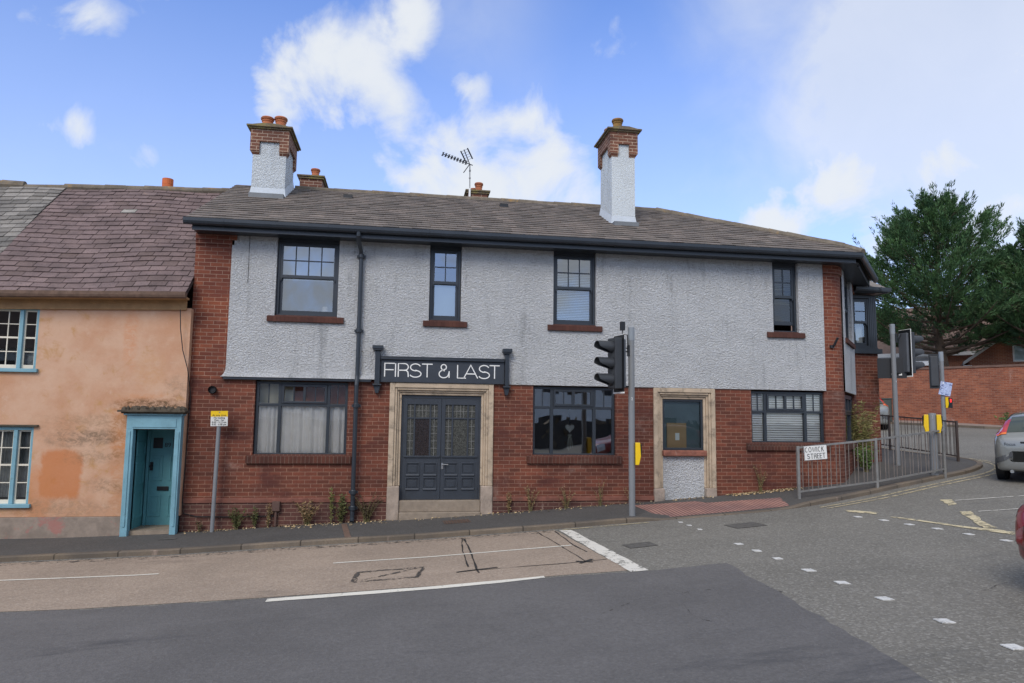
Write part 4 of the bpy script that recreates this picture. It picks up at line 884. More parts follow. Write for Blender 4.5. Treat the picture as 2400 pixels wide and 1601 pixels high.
# downpipe, vent, gas box, lamp stub
dp = MB(); px = -.88
dp.tube([(-.92, -.475, 5.05), (-.92, -.47, 4.98), (-.92, -.40, 4.9), (-.885, -.14, 4.74), (px, -.105, 4.66), (px, -.105, 2.3), (px-.005, -.15, 2.12), (px-.005, -.15, .1), (px-.005, -.13, -.08), (px-.005, -.13, -.40), (px-.005, -.2, -.47)], .042, 12)
for z, yy in ((4.66, -.105), (3.18, -.105), (1.72, -.15), (.08, -.145), (-.22, -.13)): dp.lathe((px, yy, z), [(.05, -.05), (.06, -.03), (.06, .03), (.05, .045)], 12); dp.box(px-.085, px+.085, yy+.02, yy+.06, z-.025, z+.025)
dp.build('downpipe', m_blacknavy, pub, smooth=False)
dv = MB(); dv.lathe((-3.54, -.09, 1.98), [(.07, .1), (.075, 0), (.075, .02), (.06, .01), (.055, .05)], 16, 'y'); dv.build('flue_vent', m_black, pub)
gb = MB(); gb.box(-2.36, -2.22, -.12, -.03, -.27, -.09); gb.tube([(-2.29, -.08, -.27), (-2.29, -.08, -.55)], .025, 8); gb.build('pipe_box', paint('brown_pipe_box', '#5b443c', .7, .1), pub, .008)
cn = RC[5]; cnn = Vector((.3, -.95, 0)); MB().tube([(9.24, .02, 3.16), (9.25, -.08, 3.18), (9.29, -.16, 3.34)], .026, 8).lathe((9.24, -.01, 3.16), [(.05, -.03), (.05, .03)], 10).build('lamp_stub', m_black, pub)
MB().box(-3.012, -3.006, -.04, -.03, 4.05, 4.97).build('cable', m_black, pub)
for x, z in ((1.95, 1.99), (2.2, 2.08), (2.06, 1.75), (2.3, 1.92)): MB().lathe((x, -.004, z), [(.012, 0), (.012, .006)], 8, 'y').build('fixing_hole', m_black, pub)
# hanging heart behind the glass of the middle window
hh = thing('heart_ornament', 'white wicker heart with ribbons hanging behind the middle ground floor window', 'ornament', (3.42, .2, 1.4))
hp = [(16*math.sin(a)**3/17*.098+3.42, (13*math.cos(a)-5*math.cos(2*a)-2*math.cos(3*a)-math.cos(4*a))/17*.1+1.33) for a in [2*PI*i/28 for i in range(28)]][::-1]
MB().prism(hp, 'y', .19, .215).build('heart', paint('white_wicker', '#e4e2dc', .8, .3, 60), hh)
rb = MB()
for k, (dx, dl) in enumerate(((-.05, .26), (-.02, .3), (.02, .27), (.06, .24))): rb.tube([(3.42, .19, 1.2), (3.42+dx*.7, .19, 1.1), (3.42+dx, .19, 1.17-dl)], .007, 5)
rb.lathe((3.42, .185, 1.18), [(.03, -.02), (.045, 0), (.03, .02)], 8); rb.build('ribbon', paint('cream_ribbon', '#ddd8c4', .7, .1), hh)
MB().tube([(3.42, .2, 1.42), (3.42, .2, 1.56), (3.40, .2, 1.62), (3.40, .2, 1.73)], .012, 6).build('hook', m_black, hh)
# sign ---------------------------------------------------------------
sg = thing('pub_sign', 'dark navy fascia sign reading FIRST & LAST in thin white letters', 'sign', (.78, -.1, 2.19))
MB().box(-.44, 2.0, -.075, 0, 2.192, 2.63).build('board', m_door, sg, .004)
MB().box(-.44, 2.0, -.12, .0, 2.632, 2.67).box(-.44, 2.0, -.10, 0, 2.672, 2.70).build('cornice', m_blacknavy, sg, .006)
for a, b in ((-.56, -.442), (2.002, 2.10)):
    m = (a+b)/2; t = MB(); t.box(a+.01, b-.01, -.14, 0, 2.15, 2.80); t.box(a-.03, b+.03, -.18, 0, 2.80, 2.83); t.box(a-.045, b+.045, -.195, 0, 2.83, 2.90)
    t.box(a-.025, b+.025, -.16, 0, 2.12, 2.15); t.prism([(a-.01, 2.12), (b+.01, 2.12), (m+.028, 1.97), (m-.028, 1.97)], 'y', -.11, 0); t.build('bracket', m_blacknavy, sg, .008)
lt = MB(); x0 = lambda q: -.44+(q-180)*.002477
for ch, a, b in (('F', 212, 290), ('I', 296, 300), ('R', 318, 397), ('S', 408, 497), ('T', 503, 587), ('&', 640, 718), ('L', 787, 855), ('A', 838, 950), ('S', 958, 1045), ('T', 1045, 1128)):
    wd = {'F': .62, 'I': .1, 'R': .68, 'S': .74, 'T': .8, '&': .78, 'L': .62, 'A': .98}[ch]
    strokes(lt, ch, x0(a), 2.297, .262, (x0(b)-x0(a))/wd if ch != 'I' else .1, .020, -.083, .008)
lt.build('lettering', m_white, sg, uv=False)
# television aerial
ta = thing('tv_aerial', 'television aerial on a thin mast beside the small brick chimney', 'aerial', (1.6, 3.95, 7.0))
MB().tube([(1.60, 3.93, 6.95), (1.60, 3.93, 7.54)], .028, 8).build('sleeve', m_white, ta)
MB().tube([(1.60, 3.93, 7.5), (1.59, 3.93, 8.2)], .014, 8).lathe((1.595, 3.93, 7.82), [(.025, -.015), (.025, .015)], 8).lathe((1.595, 3.93, 8.02), [(.025, -.02), (.025, .02)], 8).build('mast', m_galv, ta)
am = MB(); A0 = Vector((1.66, 3.9, 8.16)); A1 = Vector((.84, 3.35, 8.2)); am.tube([A0, A1], .012, 6); ad = (A1-A0).normalized(); an = Vector((-ad.y, ad.x, 0)); au = ad.cross(an)
am.build('boom', m_black, ta); el = MB()
for k in range(9): c = A0+ad*(.22+.095*k); el.tube([c-an*.05+Vector((0, 0, -.03)), c+an*.05+Vector((0, 0, .03))], .013, 5); el.tube([c+Vector((0, 0, -.05)), c+Vector((0, 0, .05))], .012, 5)
for s, L_ in ((1, .42), (-1, .36)):
    e = A0+ad*.1; tip = e+Vector((0, 0, s*L_*.8))+ad*(.2); el.tube([e, tip], .012, 5)
    if s == 1:
        for q in (-.14, .14): el.tube([e+an*q+Vector((0, 0, .1))+ad*.02, tip+an*q], .018, 5)
        for k in range(5): f = e.lerp(tip, .3+.16*k); el.tube([f-an*.14, f+an*.14], .004, 4)
el.build('element', m_black, ta)
# ------------------------------------------------------------------ the peach cottage
def stuccomat():
    m, t, b = newmat('peach_limewash'); o = coord(t)
    f = nnoise(t, o, 1.1, 7, .62); c = nmix(t, nramp(t, f, .35, .65), lin('#bf9274'), lin('#caa68c'))
    f2 = nnoise(t, o, 2.7, 6, .7, .5); c = nmix(t, nramp(t, f2, .55, .7, 0, .8), c, lin('#b98e60'))
    f3 = nnoise(t, o, 6, 8, .75, .4); c = nmix(t, nramp(t, f3, .55, .72, 0, .5), c, lin('#cdb09a'))
    g = t.nodes.new('ShaderNodeSeparateXYZ'); t.links.new(o, g.inputs[0])
    def blob(x, z, rx, rz, sharp, wob_, nsc=4.5, pw=3.):
        n = nnoise(t, o, nsc, 9, .72, .6)
        dx = nmath(t, 'DIVIDE', nmath(t, 'SUBTRACT', g.outputs['X'], x), rx); dz = nmath(t, 'DIVIDE', nmath(t, 'SUBTRACT', g.outputs['Z'], z), rz)
        d = nmath(t, 'POWER', nmath(t, 'ADD', nmath(t, 'POWER', nmath(t, 'ABSOLUTE', dx), pw), nmath(t, 'POWER', nmath(t, 'ABSOLUTE', dz), pw)), 1.5/pw)
        d = nmath(t, 'ADD', d, nmath(t, 'MULTIPLY', nmath(t, 'SUBTRACT', n, .5), wob_)); return nramp(t, d, 1-sharp, 1+sharp, 1, 0)
    return m, t, b, o, c, blob
def finish_stucco():
    m, t, b, o, c, blob = stuccomat()
    brk = nramp(t, nnoise(t, coord(t, 'Object', (1, 1, 1.6)), 9, 10, .78, .8), .40, .62, .1, 1.)
    bx, bz = -4.9, -.6                         # local to the cottage base
    for x, z, rx, rz, s, w_, col, k in ((-6.03, .42, .34, .43, .21, 1.1, '#bd7443', .75), (-6.35, .1, .2, .5, .4, .9, '#c08055', .55), (-5.02, 1.25, .22, .5, .6, .9, '#c27c44', .7), (-4.55, 1.72, .5, .16, .6, .8, '#c88a5c', .6), (-5.05, .3, .15, .9, .6, .7, '#bf8358', .5),
                                        (-5.0, 2.9, .12, .55, .6, .7, '#c88a62', .6), (-4.62, 2.3, .25, .3, .7, 1.2, '#c39468', .5), (-6.6, .0, .14, .5, .6, .8, '#bf8050', .5),
                                        (-5.72, 1.05, .5, .13, .95, 3.2, '#6d5f4d', .75), (-5.35, 1.1, .3, .1, .95, 3.2, '#6a5c4a', .55), (-5.3, .75, .5, .12, .95, 3.4, '#7d6a52', .6), (-5.2, .2, .3, .12, .95, 3.6, '#7a674f', .6), (-5.55, 1.35, .8, .14, .95, 3.6, '#8f7558', .5), (-6.0, -.18, .8, .14, .95, 3.4, '#8a745c', .55), (-4.5, 1.66, .62, .12, .7, 1.5, '#4f4636', .85), (-4.1, 2.0, .2, .2, .95, 3.4, '#84705a', .5)):
        c = nmix(t, nmath(t, 'MULTIPLY', nmath(t, 'MULTIPLY', brk if s > .5 else 1., k), blob(x-bx, z-bz, rx, rz, s, w_, 4.5, 6. if s < .22 else 3.)), c, lin(col))
    cr = nnoise(t, coord(t, 'Object', (1, 1, .45)), 3.2, 12, .8, 1.2); c = nmix(t, nramp(t, cr, .688, .70, 0, .35), c, lin('#6e5844'))
    t.links.new(c, b.inputs['Base Color']); b.inputs['Roughness'].default_value = .92; b.inputs['Specular IOR Level'].default_value = .2
    h = nmath(t, 'ADD', nnoise(t, o, 2.5, 6, .6), nmath(t, 'MULTIPLY', nnoise(t, o, 25, 5, .6), .25)); t.links.new(nbump(t, h, .5, .03), b.inputs['Normal']); return m
m_cottage = finish_stucco()
co = thing('peach_cottage', 'old peach limewashed cottage with purple slate roof and pale blue windows', 'building', (-4.9, 0, -.6))
YC = -.15
cw = MB(); cops2 = [(-8.2, -6.57, 2.30, 3.43), (-8.2, -6.515, -.12, 1.26), (-4.82, -4.07, -1.2, 1.23)]
wallgrid(cw, -7.7, -3.97, -.33, 3.5, [(-7.8, *cops2[0][1:]), (-7.8, *cops2[1][1:]), cops2[2]], YC, .12)
cw.quad((-3.97, YC, -.33), (-3.97, .02, -.33), (-3.97, .02, 3.5), (-3.97, YC, 3.5))
cw.quad((-7.7, YC, -.33), (-7.7, YC, 3.5), (-7.7, 6, 3.5), (-7.7, 6, -.33)).quad((-7.7, 6, -.33), (-7.7, 6, 3.5), (-3.97, 6, 3.5), (-3.97, 6, -.33)).quad((-3.97, 6, -.33), (-3.97, 6, 3.5), (-3.97, .02, 3.5), (-3.97, .02, -.33))
cw.build('wall', m_cottage, co)
MB().box(-7.7, -4.91, YC-.02, .3, -1.3, -.335).build('plinth', m_plinthcot, co, .01)
SC = math.atan2(3.03, 3.4)
def cottage_roof(parent, x0, x1, ze0, ze1, mat, gauge, width, seed, y0=-.42, yr=3.0, rise=3.03, tf=None):
    sv2 = Vector((0, math.cos(SC), math.sin(SC))); sn2 = Vector((0, -math.sin(SC), math.cos(SC)))
    L2 = math.hypot(yr-y0, rise)
    r = random.Random(seed); ph = [r.uniform(0, 6) for _ in range(4)]
    def fr(u, v):
        sag = .025*math.sin(u*1.1+ph[0])*math.sin(v*1.3+ph[1])+.02*math.sin(u*2.3+v*.8+ph[2])
        return Vector((u, y0, ze0+(ze1-ze0)*(u-x0)/(x1-x0)))+sv2*v+sn2*sag, sn2
    m = MB(); tn = []
    slates(m, tn, fr, int(L2/gauge), gauge, width, lambda v: (x0, x1), thick=.013, jit=.012, zjit=.005, tintfn=tf, seed=seed)
    a = [Vector((x, y0, ze))+sv2*v-sn2*.05 for x, ze, v in ((x0, ze0, 0), (x1, ze1, 0), (x1, ze1, L2), (x0, ze0, L2))]
    m.quad(*[tuple(q) for q in a]); tn.append(0)
    b = [a[3], a[2], Vector((x1, 6.4, ze1)), Vector((x0, 6.4, ze0))]; m.quad(*[tuple(q) for q in b]); tn.append(0)
    o = m.build('roof', mat, parent, tint=tn); zr = rise
    return o, fr, L2
croof, cfr, cL = cottage_roof(co, -7.7, -4.0, 3.60, 3.73, m_purple, .19, .29, 11, tf=lambda r: min(.9, max(0, r.gauss(.42, .16))) if r.random() < .988 else 1.)
ridge(croof, (-7.75, 3.0, 6.65), (-3.5, 3.0, 6.79), .09, .42)
for x, z, h in ((-5.86, 6.55, .58), (-5.62, 6.55, .45)): pot(croof, x, 3.9 if x < -5.7 else 4.3, z+.15, h, .13, m_orange, False, 1)
cb = MB().box(-6.1, -5.4, 3.6, 4.5, 5.6, 6.68); cb.build('chimney_stack', m_chimbrick, croof)
gutter([(-7.72, -.45, 3.585), (-3.99, -.45, 3.70)], co, paint('rusty_gutter', '#6b5547', .8, .25, 8, .4, 30, dirt='#8b8275', dsc=4), .06, br=False)
MB().prism([(-7.7, 3.35), (-4.05, 3.46), (-4.05, 3.69), (-7.7, 3.58)], 'y', -.20, YC+.01).prism([(-7.7, 3.53), (-4.0, 3.64), (-4.0, 3.68), (-7.7, 3.57)], 'y', -.42, -.20).build('eaves_board', paint('ochre_board', '#a5835c', .85, .15, 5), co, .005)
def cot_window(z0, z1, xr, name='window', cur=False, low=False):
    f = MB(); y = -.11; x0 = -8.1
    f.box(xr-.045, xr, y-.03, y+.08, z0, z1); f.box(x0, xr-.045, y-.03, y+.08, z1-.06, z1)
    f.box(xr-.33, xr-.265, y-.03, y+.08, z0, z1-.06)
    o = f.build(name, m_blue, co, .006)
    MB().box(x0, xr+.05, YC-.06, y+.08, z0-.065, z0).build('sill', m_blue, o, .006)
    if low: MB().box(x0, xr+.08, YC-.06, y+.05, z1, z1+.035).build('drip_board', m_soot, o, .006)
    s = MB(); a, b = xr-.265, xr-.045; w_ = .028
    for (p, q, n) in ((a, b, 1), (xr-1.15, xr-.33, 4)):
        s.frame(p, q, z0, z1-.06, w_, y+.02, y+.05, .07)
        zm = (z0+z1)/2
        s.box(p+w_, q-w_, y+.021, y+.05, zm-.016, zm+.016)
        for k in range(1, n): u = p+(q-p)*k/n; s.box(u-.008, u+.008, y+.022, y+.045, z0+.07, zm-.016); s.box(u-.008, u+.008, y+.022, y+.045, zm+.016, z1-.06-w_)
        us = [p+w_]+[v for k in range(1, n) for v in (p+(q-p)*k/n-.008, p+(q-p)*k/n+.008)]+[q-w_]
        for zz in ((z0+.07+zm-.016)/2, (zm+.016+z1-.06-w_)/2):
            for k in range(0, len(us), 2): s.box(us[k], us[k+1], y+.024, y+.044, zz-.008, zz+.008)
    s.build('sash_bars', m_cream, o)
    MB().quad((xr-1.2, y+.035, z0), (xr-.02, y+.035, z0), (xr-.02, y+.035, z1), (xr-1.2, y+.035, z1)).build('pane', m_glassdark, o, uv=False)
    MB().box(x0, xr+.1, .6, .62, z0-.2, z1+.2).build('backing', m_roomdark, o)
    if cur:
        c = curtain(o, xr-1.15, xr-.05, z0+.1, z1-.03, .06, paint('old_net_curtain', '#a9a6a0', .9, .2, 6), 16, .025, seed=9)
    return o
cw1 = cot_window(2.30, 3.43, -6.57)
MB().lathe((-6.74, .1, 2.36), [(.08, 0), (.11, .1), (.1, .2), (.05, .24)], 12).build('ornament', paint('lace_lamp', '#b9b2a4', .8, .4, 40), cw1)
cot_window(-.10, 1.26, -6.515, cur=True, low=True)
dc = MB(); dc.box(-4.92, -4.80, -.30, YC, -.9, 1.24); dc.box(-4.09, -3.985, -.30, YC, -.9, 1.24); dc.box(-4.88, -4.84, -.315, -.30, -.5, 1.2); dc.box(-4.05, -4.01, -.315, -.30, -.5, 1.2)
dc.box(-4.92, -3.985, -.30, YC, 1.24, 1.49); dc.box(-4.82, -4.07, -.312, -.30, 1.27, 1.43); dc.box(-4.97, -3.95, -.34, YC, 1.49, 1.52)
dc.build('door_case', m_blue, co, .008)
MB().box(-5.0, -3.93, -.38, YC, 1.52, 1.545).box(-5.05, -3.9, -.42, YC, 1.545, 1.58).build('door_cornice', m_soot, co, .006)
ms = MB(); r_ = random.Random(5)
for k in range(60):
    x = r_.uniform(-4.98, -3.98); h = r_.uniform(.02, .085); d = r_.uniform(.04, .09); ms.lathe((x, YC-.1+r_.uniform(-.08, .06), 1.58), [(d, 0), (d*.8, h*.6), (d*.2, h)], 6)
ms.build('moss', m_soot, co)
rv = MB(); rv.box(-4.86, -4.82, YC, .56, -1.0, 1.25); rv.box(-4.07, -4.03, YC, .56, -1.0, 1.25); rv.box(-4.82, -4.07, YC, .56, 1.23, 1.27)
for z0, z1 in ((-.42, .08), (.2, .62), (.74, 1.0)):
    for s in (-.02, ): 
        rv.box(-4.82, -4.806, -.02, .03, z0, z1); rv.box(-4.82, -4.806, .38, .43, z0, z1); rv.box(-4.82, -4.806, .03, .38, z0, z0+.045); rv.box(-4.82, -4.806, .03, .38, z1-.045, z1)
rv.build('porch_lining', m_tealdoor, co, .004)
dd = MB(); y = .50; X0, X1 = -4.80, -4.02; dd.box(X0, X1, y, y+.04, -.62, 1.23)
for (a, b, c, d) in ((-4.74, -4.51, -.42, -.02), (-4.39, -4.12, -.42, -.02), (-4.74, -4.51, .25, .72), (-4.39, -4.12, .25, .72)):
    dd.frame(a, b, c, d, .03, y-.014, y); dd.box(a+.06, b-.06, y-.008, y, c+.06, d-.06)
dd.box(X0, X0+.05, y-.05, y, -.6, 1.2)
cd_ = dd.build('door', m_tealdoor, co, .003)
MB().box(-4.70, -4.53, y-.012, y-.001, .86, 1.06).box(-4.34, -4.17, y-.012, y-.001, .86, 1.06).build('pane', m_black, cd_)
MB().box(-4.59, -4.38, y-.02, y-.001, .06, .14).build('letterbox', m_black, cd_, .004)
MB().lathe((-4.71, y-.04, .52), [(.035, .04), (.035, .0), (.03, -.02)], 10, 'y').box(-4.735, -4.685, y-.02, y, .44, .6).build('handle', m_black, cd_)
text('numerals', '89', .12, at(-4.44, y-.004, .92), m_text_black, cd_)
MB().box(-4.85, -4.03, -.2, .56, -.9, -.585).build('doorstep', m_stepstone, co)
# neighbour further left, only its roof shows
ne = thing('neighbouring_cottage', 'next cottage along with a lighter grey lichened slate roof', 'building', (-10, 0, -.7))
MB().box(-13.5, -7.72, YC, 6, -1.4, 3.45).build('wall', paint('neighbour_stucco', '#c0a48c', .9, .1), ne)
nroof, _, _ = cottage_roof(ne, -13.5, -7.71, 3.45, 3.60, m_greyslate, .19, .3, 12)
ridge(nroof, (-13.5, 3.0, 6.48), (-8.6, 3.0, 6.62), .11, .42, lift=.03); ridge(nroof, (-8.6, 3., 6.58), (-7.71, 3., 6.63), .09, .42)
# party line of paler slates
cab = thing('wall_cable', 'thin black cable drooping from the cottage eaves down the brick pier', 'cable', (-4.0, -.2, -.5))
MB().tube([(-4.12, -.3, 3.45), (-4.11, -.26, 3.1), (-4.06, -.22, 2.7), (-3.96, -.2, 2.35), (-3.93, -.04, 1.9), (-3.95, -.03, .8), (-3.96, -.06, -.05), (-3.93, -.07, -.3), (-3.7, -.06, -.36), (-3.2, -.06, -.37), (-2.3, -.06, -.36)], .009, 6).build('cable', m_black, cab)

# ------------------------------------------------------------------ street furniture
def pole(parent, x, y, z0, z1, r, sleeve=.26, mat=None):
    p = MB().lathe((x, y, z0), [(r, -.1), (r, 0), (r, z1-z0-sleeve)], 20).build('pole', mat or m_pole, parent, smooth=False)
    if sleeve: MB().lathe((x, y, z1-sleeve), [(r*1.06, 0), (r*1.06, sleeve-.01), (r*.98, sleeve), (r*.3, sleeve+.003)], 20).build('pole_sleeve', m_polecap, parent)
    return p
ps = thing('parking_sign', 'small yellow and white parking restriction plate on a slim grey post by the brick wall', 'sign', (-3.36, -.2, -.6))
MB().tube([(-3.38, -.2, -.62), (-3.355, -.2, 1.38)], .036, 14).build('post', m_pole, ps)
pm = Matrix.Translation((-3.345, -.245, 1.445)) @ Matrix.Rotation(math.radians(-1.2), 4, 'Y')
def pbox(name, mat, *b, parent=ps): t = MB(); t.box(*b, mtx=pm); return t.build(name, mat, parent)
pbox('plate', paint('plate_white', '#cfd0cc', .5, .05), -.15, .15, 0, .012, -.14, .14); pbox('yellow_panel', m_yellow, -.15, .15, -.002, 0, .035, .14)
for s, zz, sz in (('At any time', .06, .052), ('No loading', .012, .044), ('Mon - Sat', -.03, .044), ('8.00 - 9.15 am', -.07, .044), ('4.45 - 6.00 pm', -.11, .044)):
    text('lettering', s, sz, pm @ Matrix.Translation((0, -.003, zz)) @ FACE_Y, m_text_black, ps, .001)
MB().lathe((-3.345, -.249, 1.56), [(.012, 0), (.012, .004)], 10, 'y').build('bolt', m_galv, ps)
def signal_head(parent, mtx, white=True, shade=True, name='signal_head'):
    """three lamp head facing local -y, top at z=0, 1.0 m tall"""
    t = MB(); t.box(-.15, .15, -.09, .06, -1.0, -.0, mtx); o = t.build(name, m_hood, parent, .015)
    b = MB(); b.box(-.19, .19, .062, .068, -1.06, .06, mtx); b.build('backing_board', m_black, o)
    if white:
        e = MB()
        for q in ((-.2, -.19, -1.09, .07), (-.19, .19, .06, .07), (-.19, .19, -1.09, -1.06)): e.box(q[0], q[1], .058, .072, q[2], q[3], mtx)
        e.build('board_border', m_white, o)
    hb = MB(); hb.box(-.14, .14, .07, .14, -.98, -.02, mtx); hb.build('back_cover', m_signalgrey if white else m_hood, o, .02)
    for k in range(3):
        z = -.18-.32*k; v = MB(); n = 24; R_ = .118
        for i in range(n):
            a0 = 2*PI*i/n-PI/2; a1 = 2*PI*(i+1)/n-PI/2
            L0, L1 = (.05+.25*smooth((math.sin(a)+1.0)/1.15) for a in (a0, a1))
            p = [(R_*math.cos(a0), -.09, z+R_*math.sin(a0)), (R_*math.cos(a1), -.09, z+R_*math.sin(a1)), (R_*.98*math.cos(a1), -.09-L1, z+R_*.98*math.sin(a1)), (R_*.98*math.cos(a0), -.09-L0, z+R_*.98*math.sin(a0))]
            v.quad(*[tuple(mtx @ Vector(q)) for q in p])
        vo = v.build('hood', m_hood, o)
        sm = vo.modifiers.new('thick', 'SOLIDIFY'); sm.thickness = .008
        d = MB(); pts = [tuple(mtx @ Vector((.1*math.cos(2*PI*i/20), -.094, z+.1*math.sin(2*PI*i/20)))) for i in range(20)]; d.quad(*pts); d.build('lens', paint('dark_lens', ('#3a1512', '#3a2a10', '#123020')[k], .2, .05), o)
    return o
TL1 = thing('traffic_signal', 'grey traffic signal pole numbered 2 in front of the blocked doorway', 'traffic light', (4.16, -1.58, PV(4.16, -1.58)))
pole(TL1, 4.15, -1.58, PV(4.15, -1.58), 3.22, .057, .25)
signal_head(TL1, Matrix.Translation((3.84, -1.62, 3.0)) @ Matrix.Rotation(math.radians(-78), 4, 'Z') @ Matrix.Diagonal((1, 1, .93, 1)))
bk = MB(); bk.tube([(4.10, -1.58, 2.82), (4.03, -1.58, 2.83), (4.0, -1.58, 2.97), (3.94, -1.58, 2.99)], .013, 6); bk.tube([(4.1, -1.58, 2.76), (3.92, -1.59, 2.78)], .011, 6); bk.tube([(4.1, -1.58, 2.12), (3.92, -1.6, 2.12)], .014, 6); bk.box(4.08, 4.11, -1.62, -1.54, 2.68, 2.88)
bk.build('bracket', m_black, TL1)
dt = MB(); dt.box(3.93, 4.01, -1.66, -1.58, 3.15, 3.31); dt.tube([(3.97, -1.62, 3.15), (3.97, -1.61, 3.08), (4.07, -1.6, 3.07), (4.08, -1.59, 2.8)], .01, 6); dt.build('detector', m_black, TL1, .01)
text('numeral', '2', .07, at(4.14, -1.64, 1.89, 0), m_white, TL1)
def push_box(parent, x, y, z, rz):
    mt = Matrix.Translation((x, y, z)) @ Matrix.Rotation(rz, 4, 'Z')
    t = MB(); i = len(t.v); pr_ = [(0, .2), (-.085, .2), (-.10, -.04), (-.065, -.2), (0, -.2)]
    for s in (-.08, .08): t.v += [tuple(mtx_p) for mtx_p in [mt @ Vector((s, p, q)) for p, q in pr_]]
    t.f += [(4, 3, 2, 1, 0), (5, 6, 7, 8, 9)]+[(k, (k+1) % 5, 5+(k+1) % 5, 5+k) for k in range(5)]
    o = t.build('push_button_box', m_yellow, parent, .008)
    f = MB(); f.box(-.065, .065, -.115, -.098, -.03, .17, mt); f.build('button_face', m_black, o, .004); return o
push_box(TL1, 4.21, -1.59, .9, math.radians(75))
TL2 = thing('traffic_signal', 'tall grey traffic signal pole numbered 4, its dark heads seen from behind', 'traffic light', (12.0, 1.6, PV(12, 1.6)))
pole(TL2, 11.98, 1.62, PV(11.98, 1.62), 3.96, .057, .25)
signal_head(TL2, Matrix.Translation((12.36, 1.6, 3.76)) @ Matrix.Rotation(math.radians(94), 4, 'Z') @ Matrix.Diagonal((1, 1, 1.02, 1)))
MB().box(-.32, .32, 0, .012, -.5, .0, Matrix.Translation((12.0, 1.72, 3.12)) @ Matrix.Rotation(math.radians(-30), 4, 'Z')).build('sign_back', m_black, TL2)
b2 = MB(); b2.tube([(12.0, 1.62, 3.62), (12.14, 1.62, 3.62), (12.2, 1.62, 3.72), (12.3, 1.62, 3.7)], .014, 6); b2.tube([(12., 1.62, 2.75), (12.3, 1.62, 2.72)], .014, 6); b2.box(12.02, 12.07, 1.56, 1.68, 3.5, 3.72); b2.build('bracket', m_black, TL2)
MB().box(-.03, .03, -.004, 0, -.42, -.38, Matrix.Translation((12.0, 1.70, 3.12)) @ Matrix.Rotation(math.radians(-30), 4, 'Z')).box(.14, .21, -.004, 0, -.43, -.38, Matrix.Translation((12.0, 1.71, 3.12)) @ Matrix.Rotation(math.radians(-30), 4, 'Z')).build('sticker', m_white, TL2)
text('numeral', '4', .08, at(11.97, 1.55, 2.52, math.radians(35)), m_white, TL2)
BX, BY = 11.66, .05
BO = thing('push_button_post', 'short grey post numbered 3 with yellow push button boxes on both sides', 'bollard', (BX, BY, PV(BX, BY)))
BZ = PV(BX, BY); MB().lathe((BX, BY, BZ), [(.08, -.1), (.08, 1.32), (.076, 1.36), (.03, 1.365)], 20).build('post', m_pole, BO)
push_box(BO, BX-.062, BY+.045, BZ+1.13, math.radians(-125)); push_box(BO, BX+.062, BY-.045, BZ+1.13, math.radians(55))
text('numeral', '3', .1, at(BX-.048, BY-.068, BZ+1.28, math.radians(35)), m_white, BO)
z3 = FP(20.6, 9.9)
TL3 = thing('traffic_signal', 'far grey traffic signal pole with a blue poster in front of the long brick wall', 'traffic light', (20.4, 9.9, 1.2))
pole(TL3, 20.40, 9.9, 1.1, 4.27, .075, .36)
signal_head(TL3, Matrix.Translation((20.06, 9.9, 4.1)) @ Matrix.Rotation(math.radians(150), 4, 'Z') @ Matrix.Diagonal((.9, 1, 1.18, 1)), white=False)
push_box(TL3, 20.46, 9.84, 2.32, math.radians(40))
pb = MB(); pb.box(20.5, 20.66, 9.74, 9.8, 2.12, 2.5); pb.build('red_man_box', m_black, TL3, .01)
mr_, t_, b_ = newmat('red_man_light'); b_.inputs['Base Color'].default_value = (.6, .02, .02, 1); b_.inputs['Emission Color'].default_value = (1, .03, .03, 1); b_.inputs['Emission Strength'].default_value = 1.2
MB().box(20.55, 20.61, 9.733, 9.739, 2.33, 2.46).build('red_man', mr_, TL3)
pos = paint('pale_blue_poster', '#a9b7d8', .6, .25, 9, dirt='#3d4a7a', dsc=9, dlo=.5, dhi=.6)
MB().box(-.2, .2, 0, .01, -.26, .26, Matrix.Translation((20.42, 9.78, 2.85)) @ Matrix.Rotation(math.radians(14), 4, 'Y') @ Matrix.Rotation(math.radians(-25), 4, 'Z')).build('poster', pos, TL3)
MB().lathe((20.4, 9.82, 3.05), [(.05, 0), (.05, .01)], 8, 'y').build('sticker', m_white, TL3)
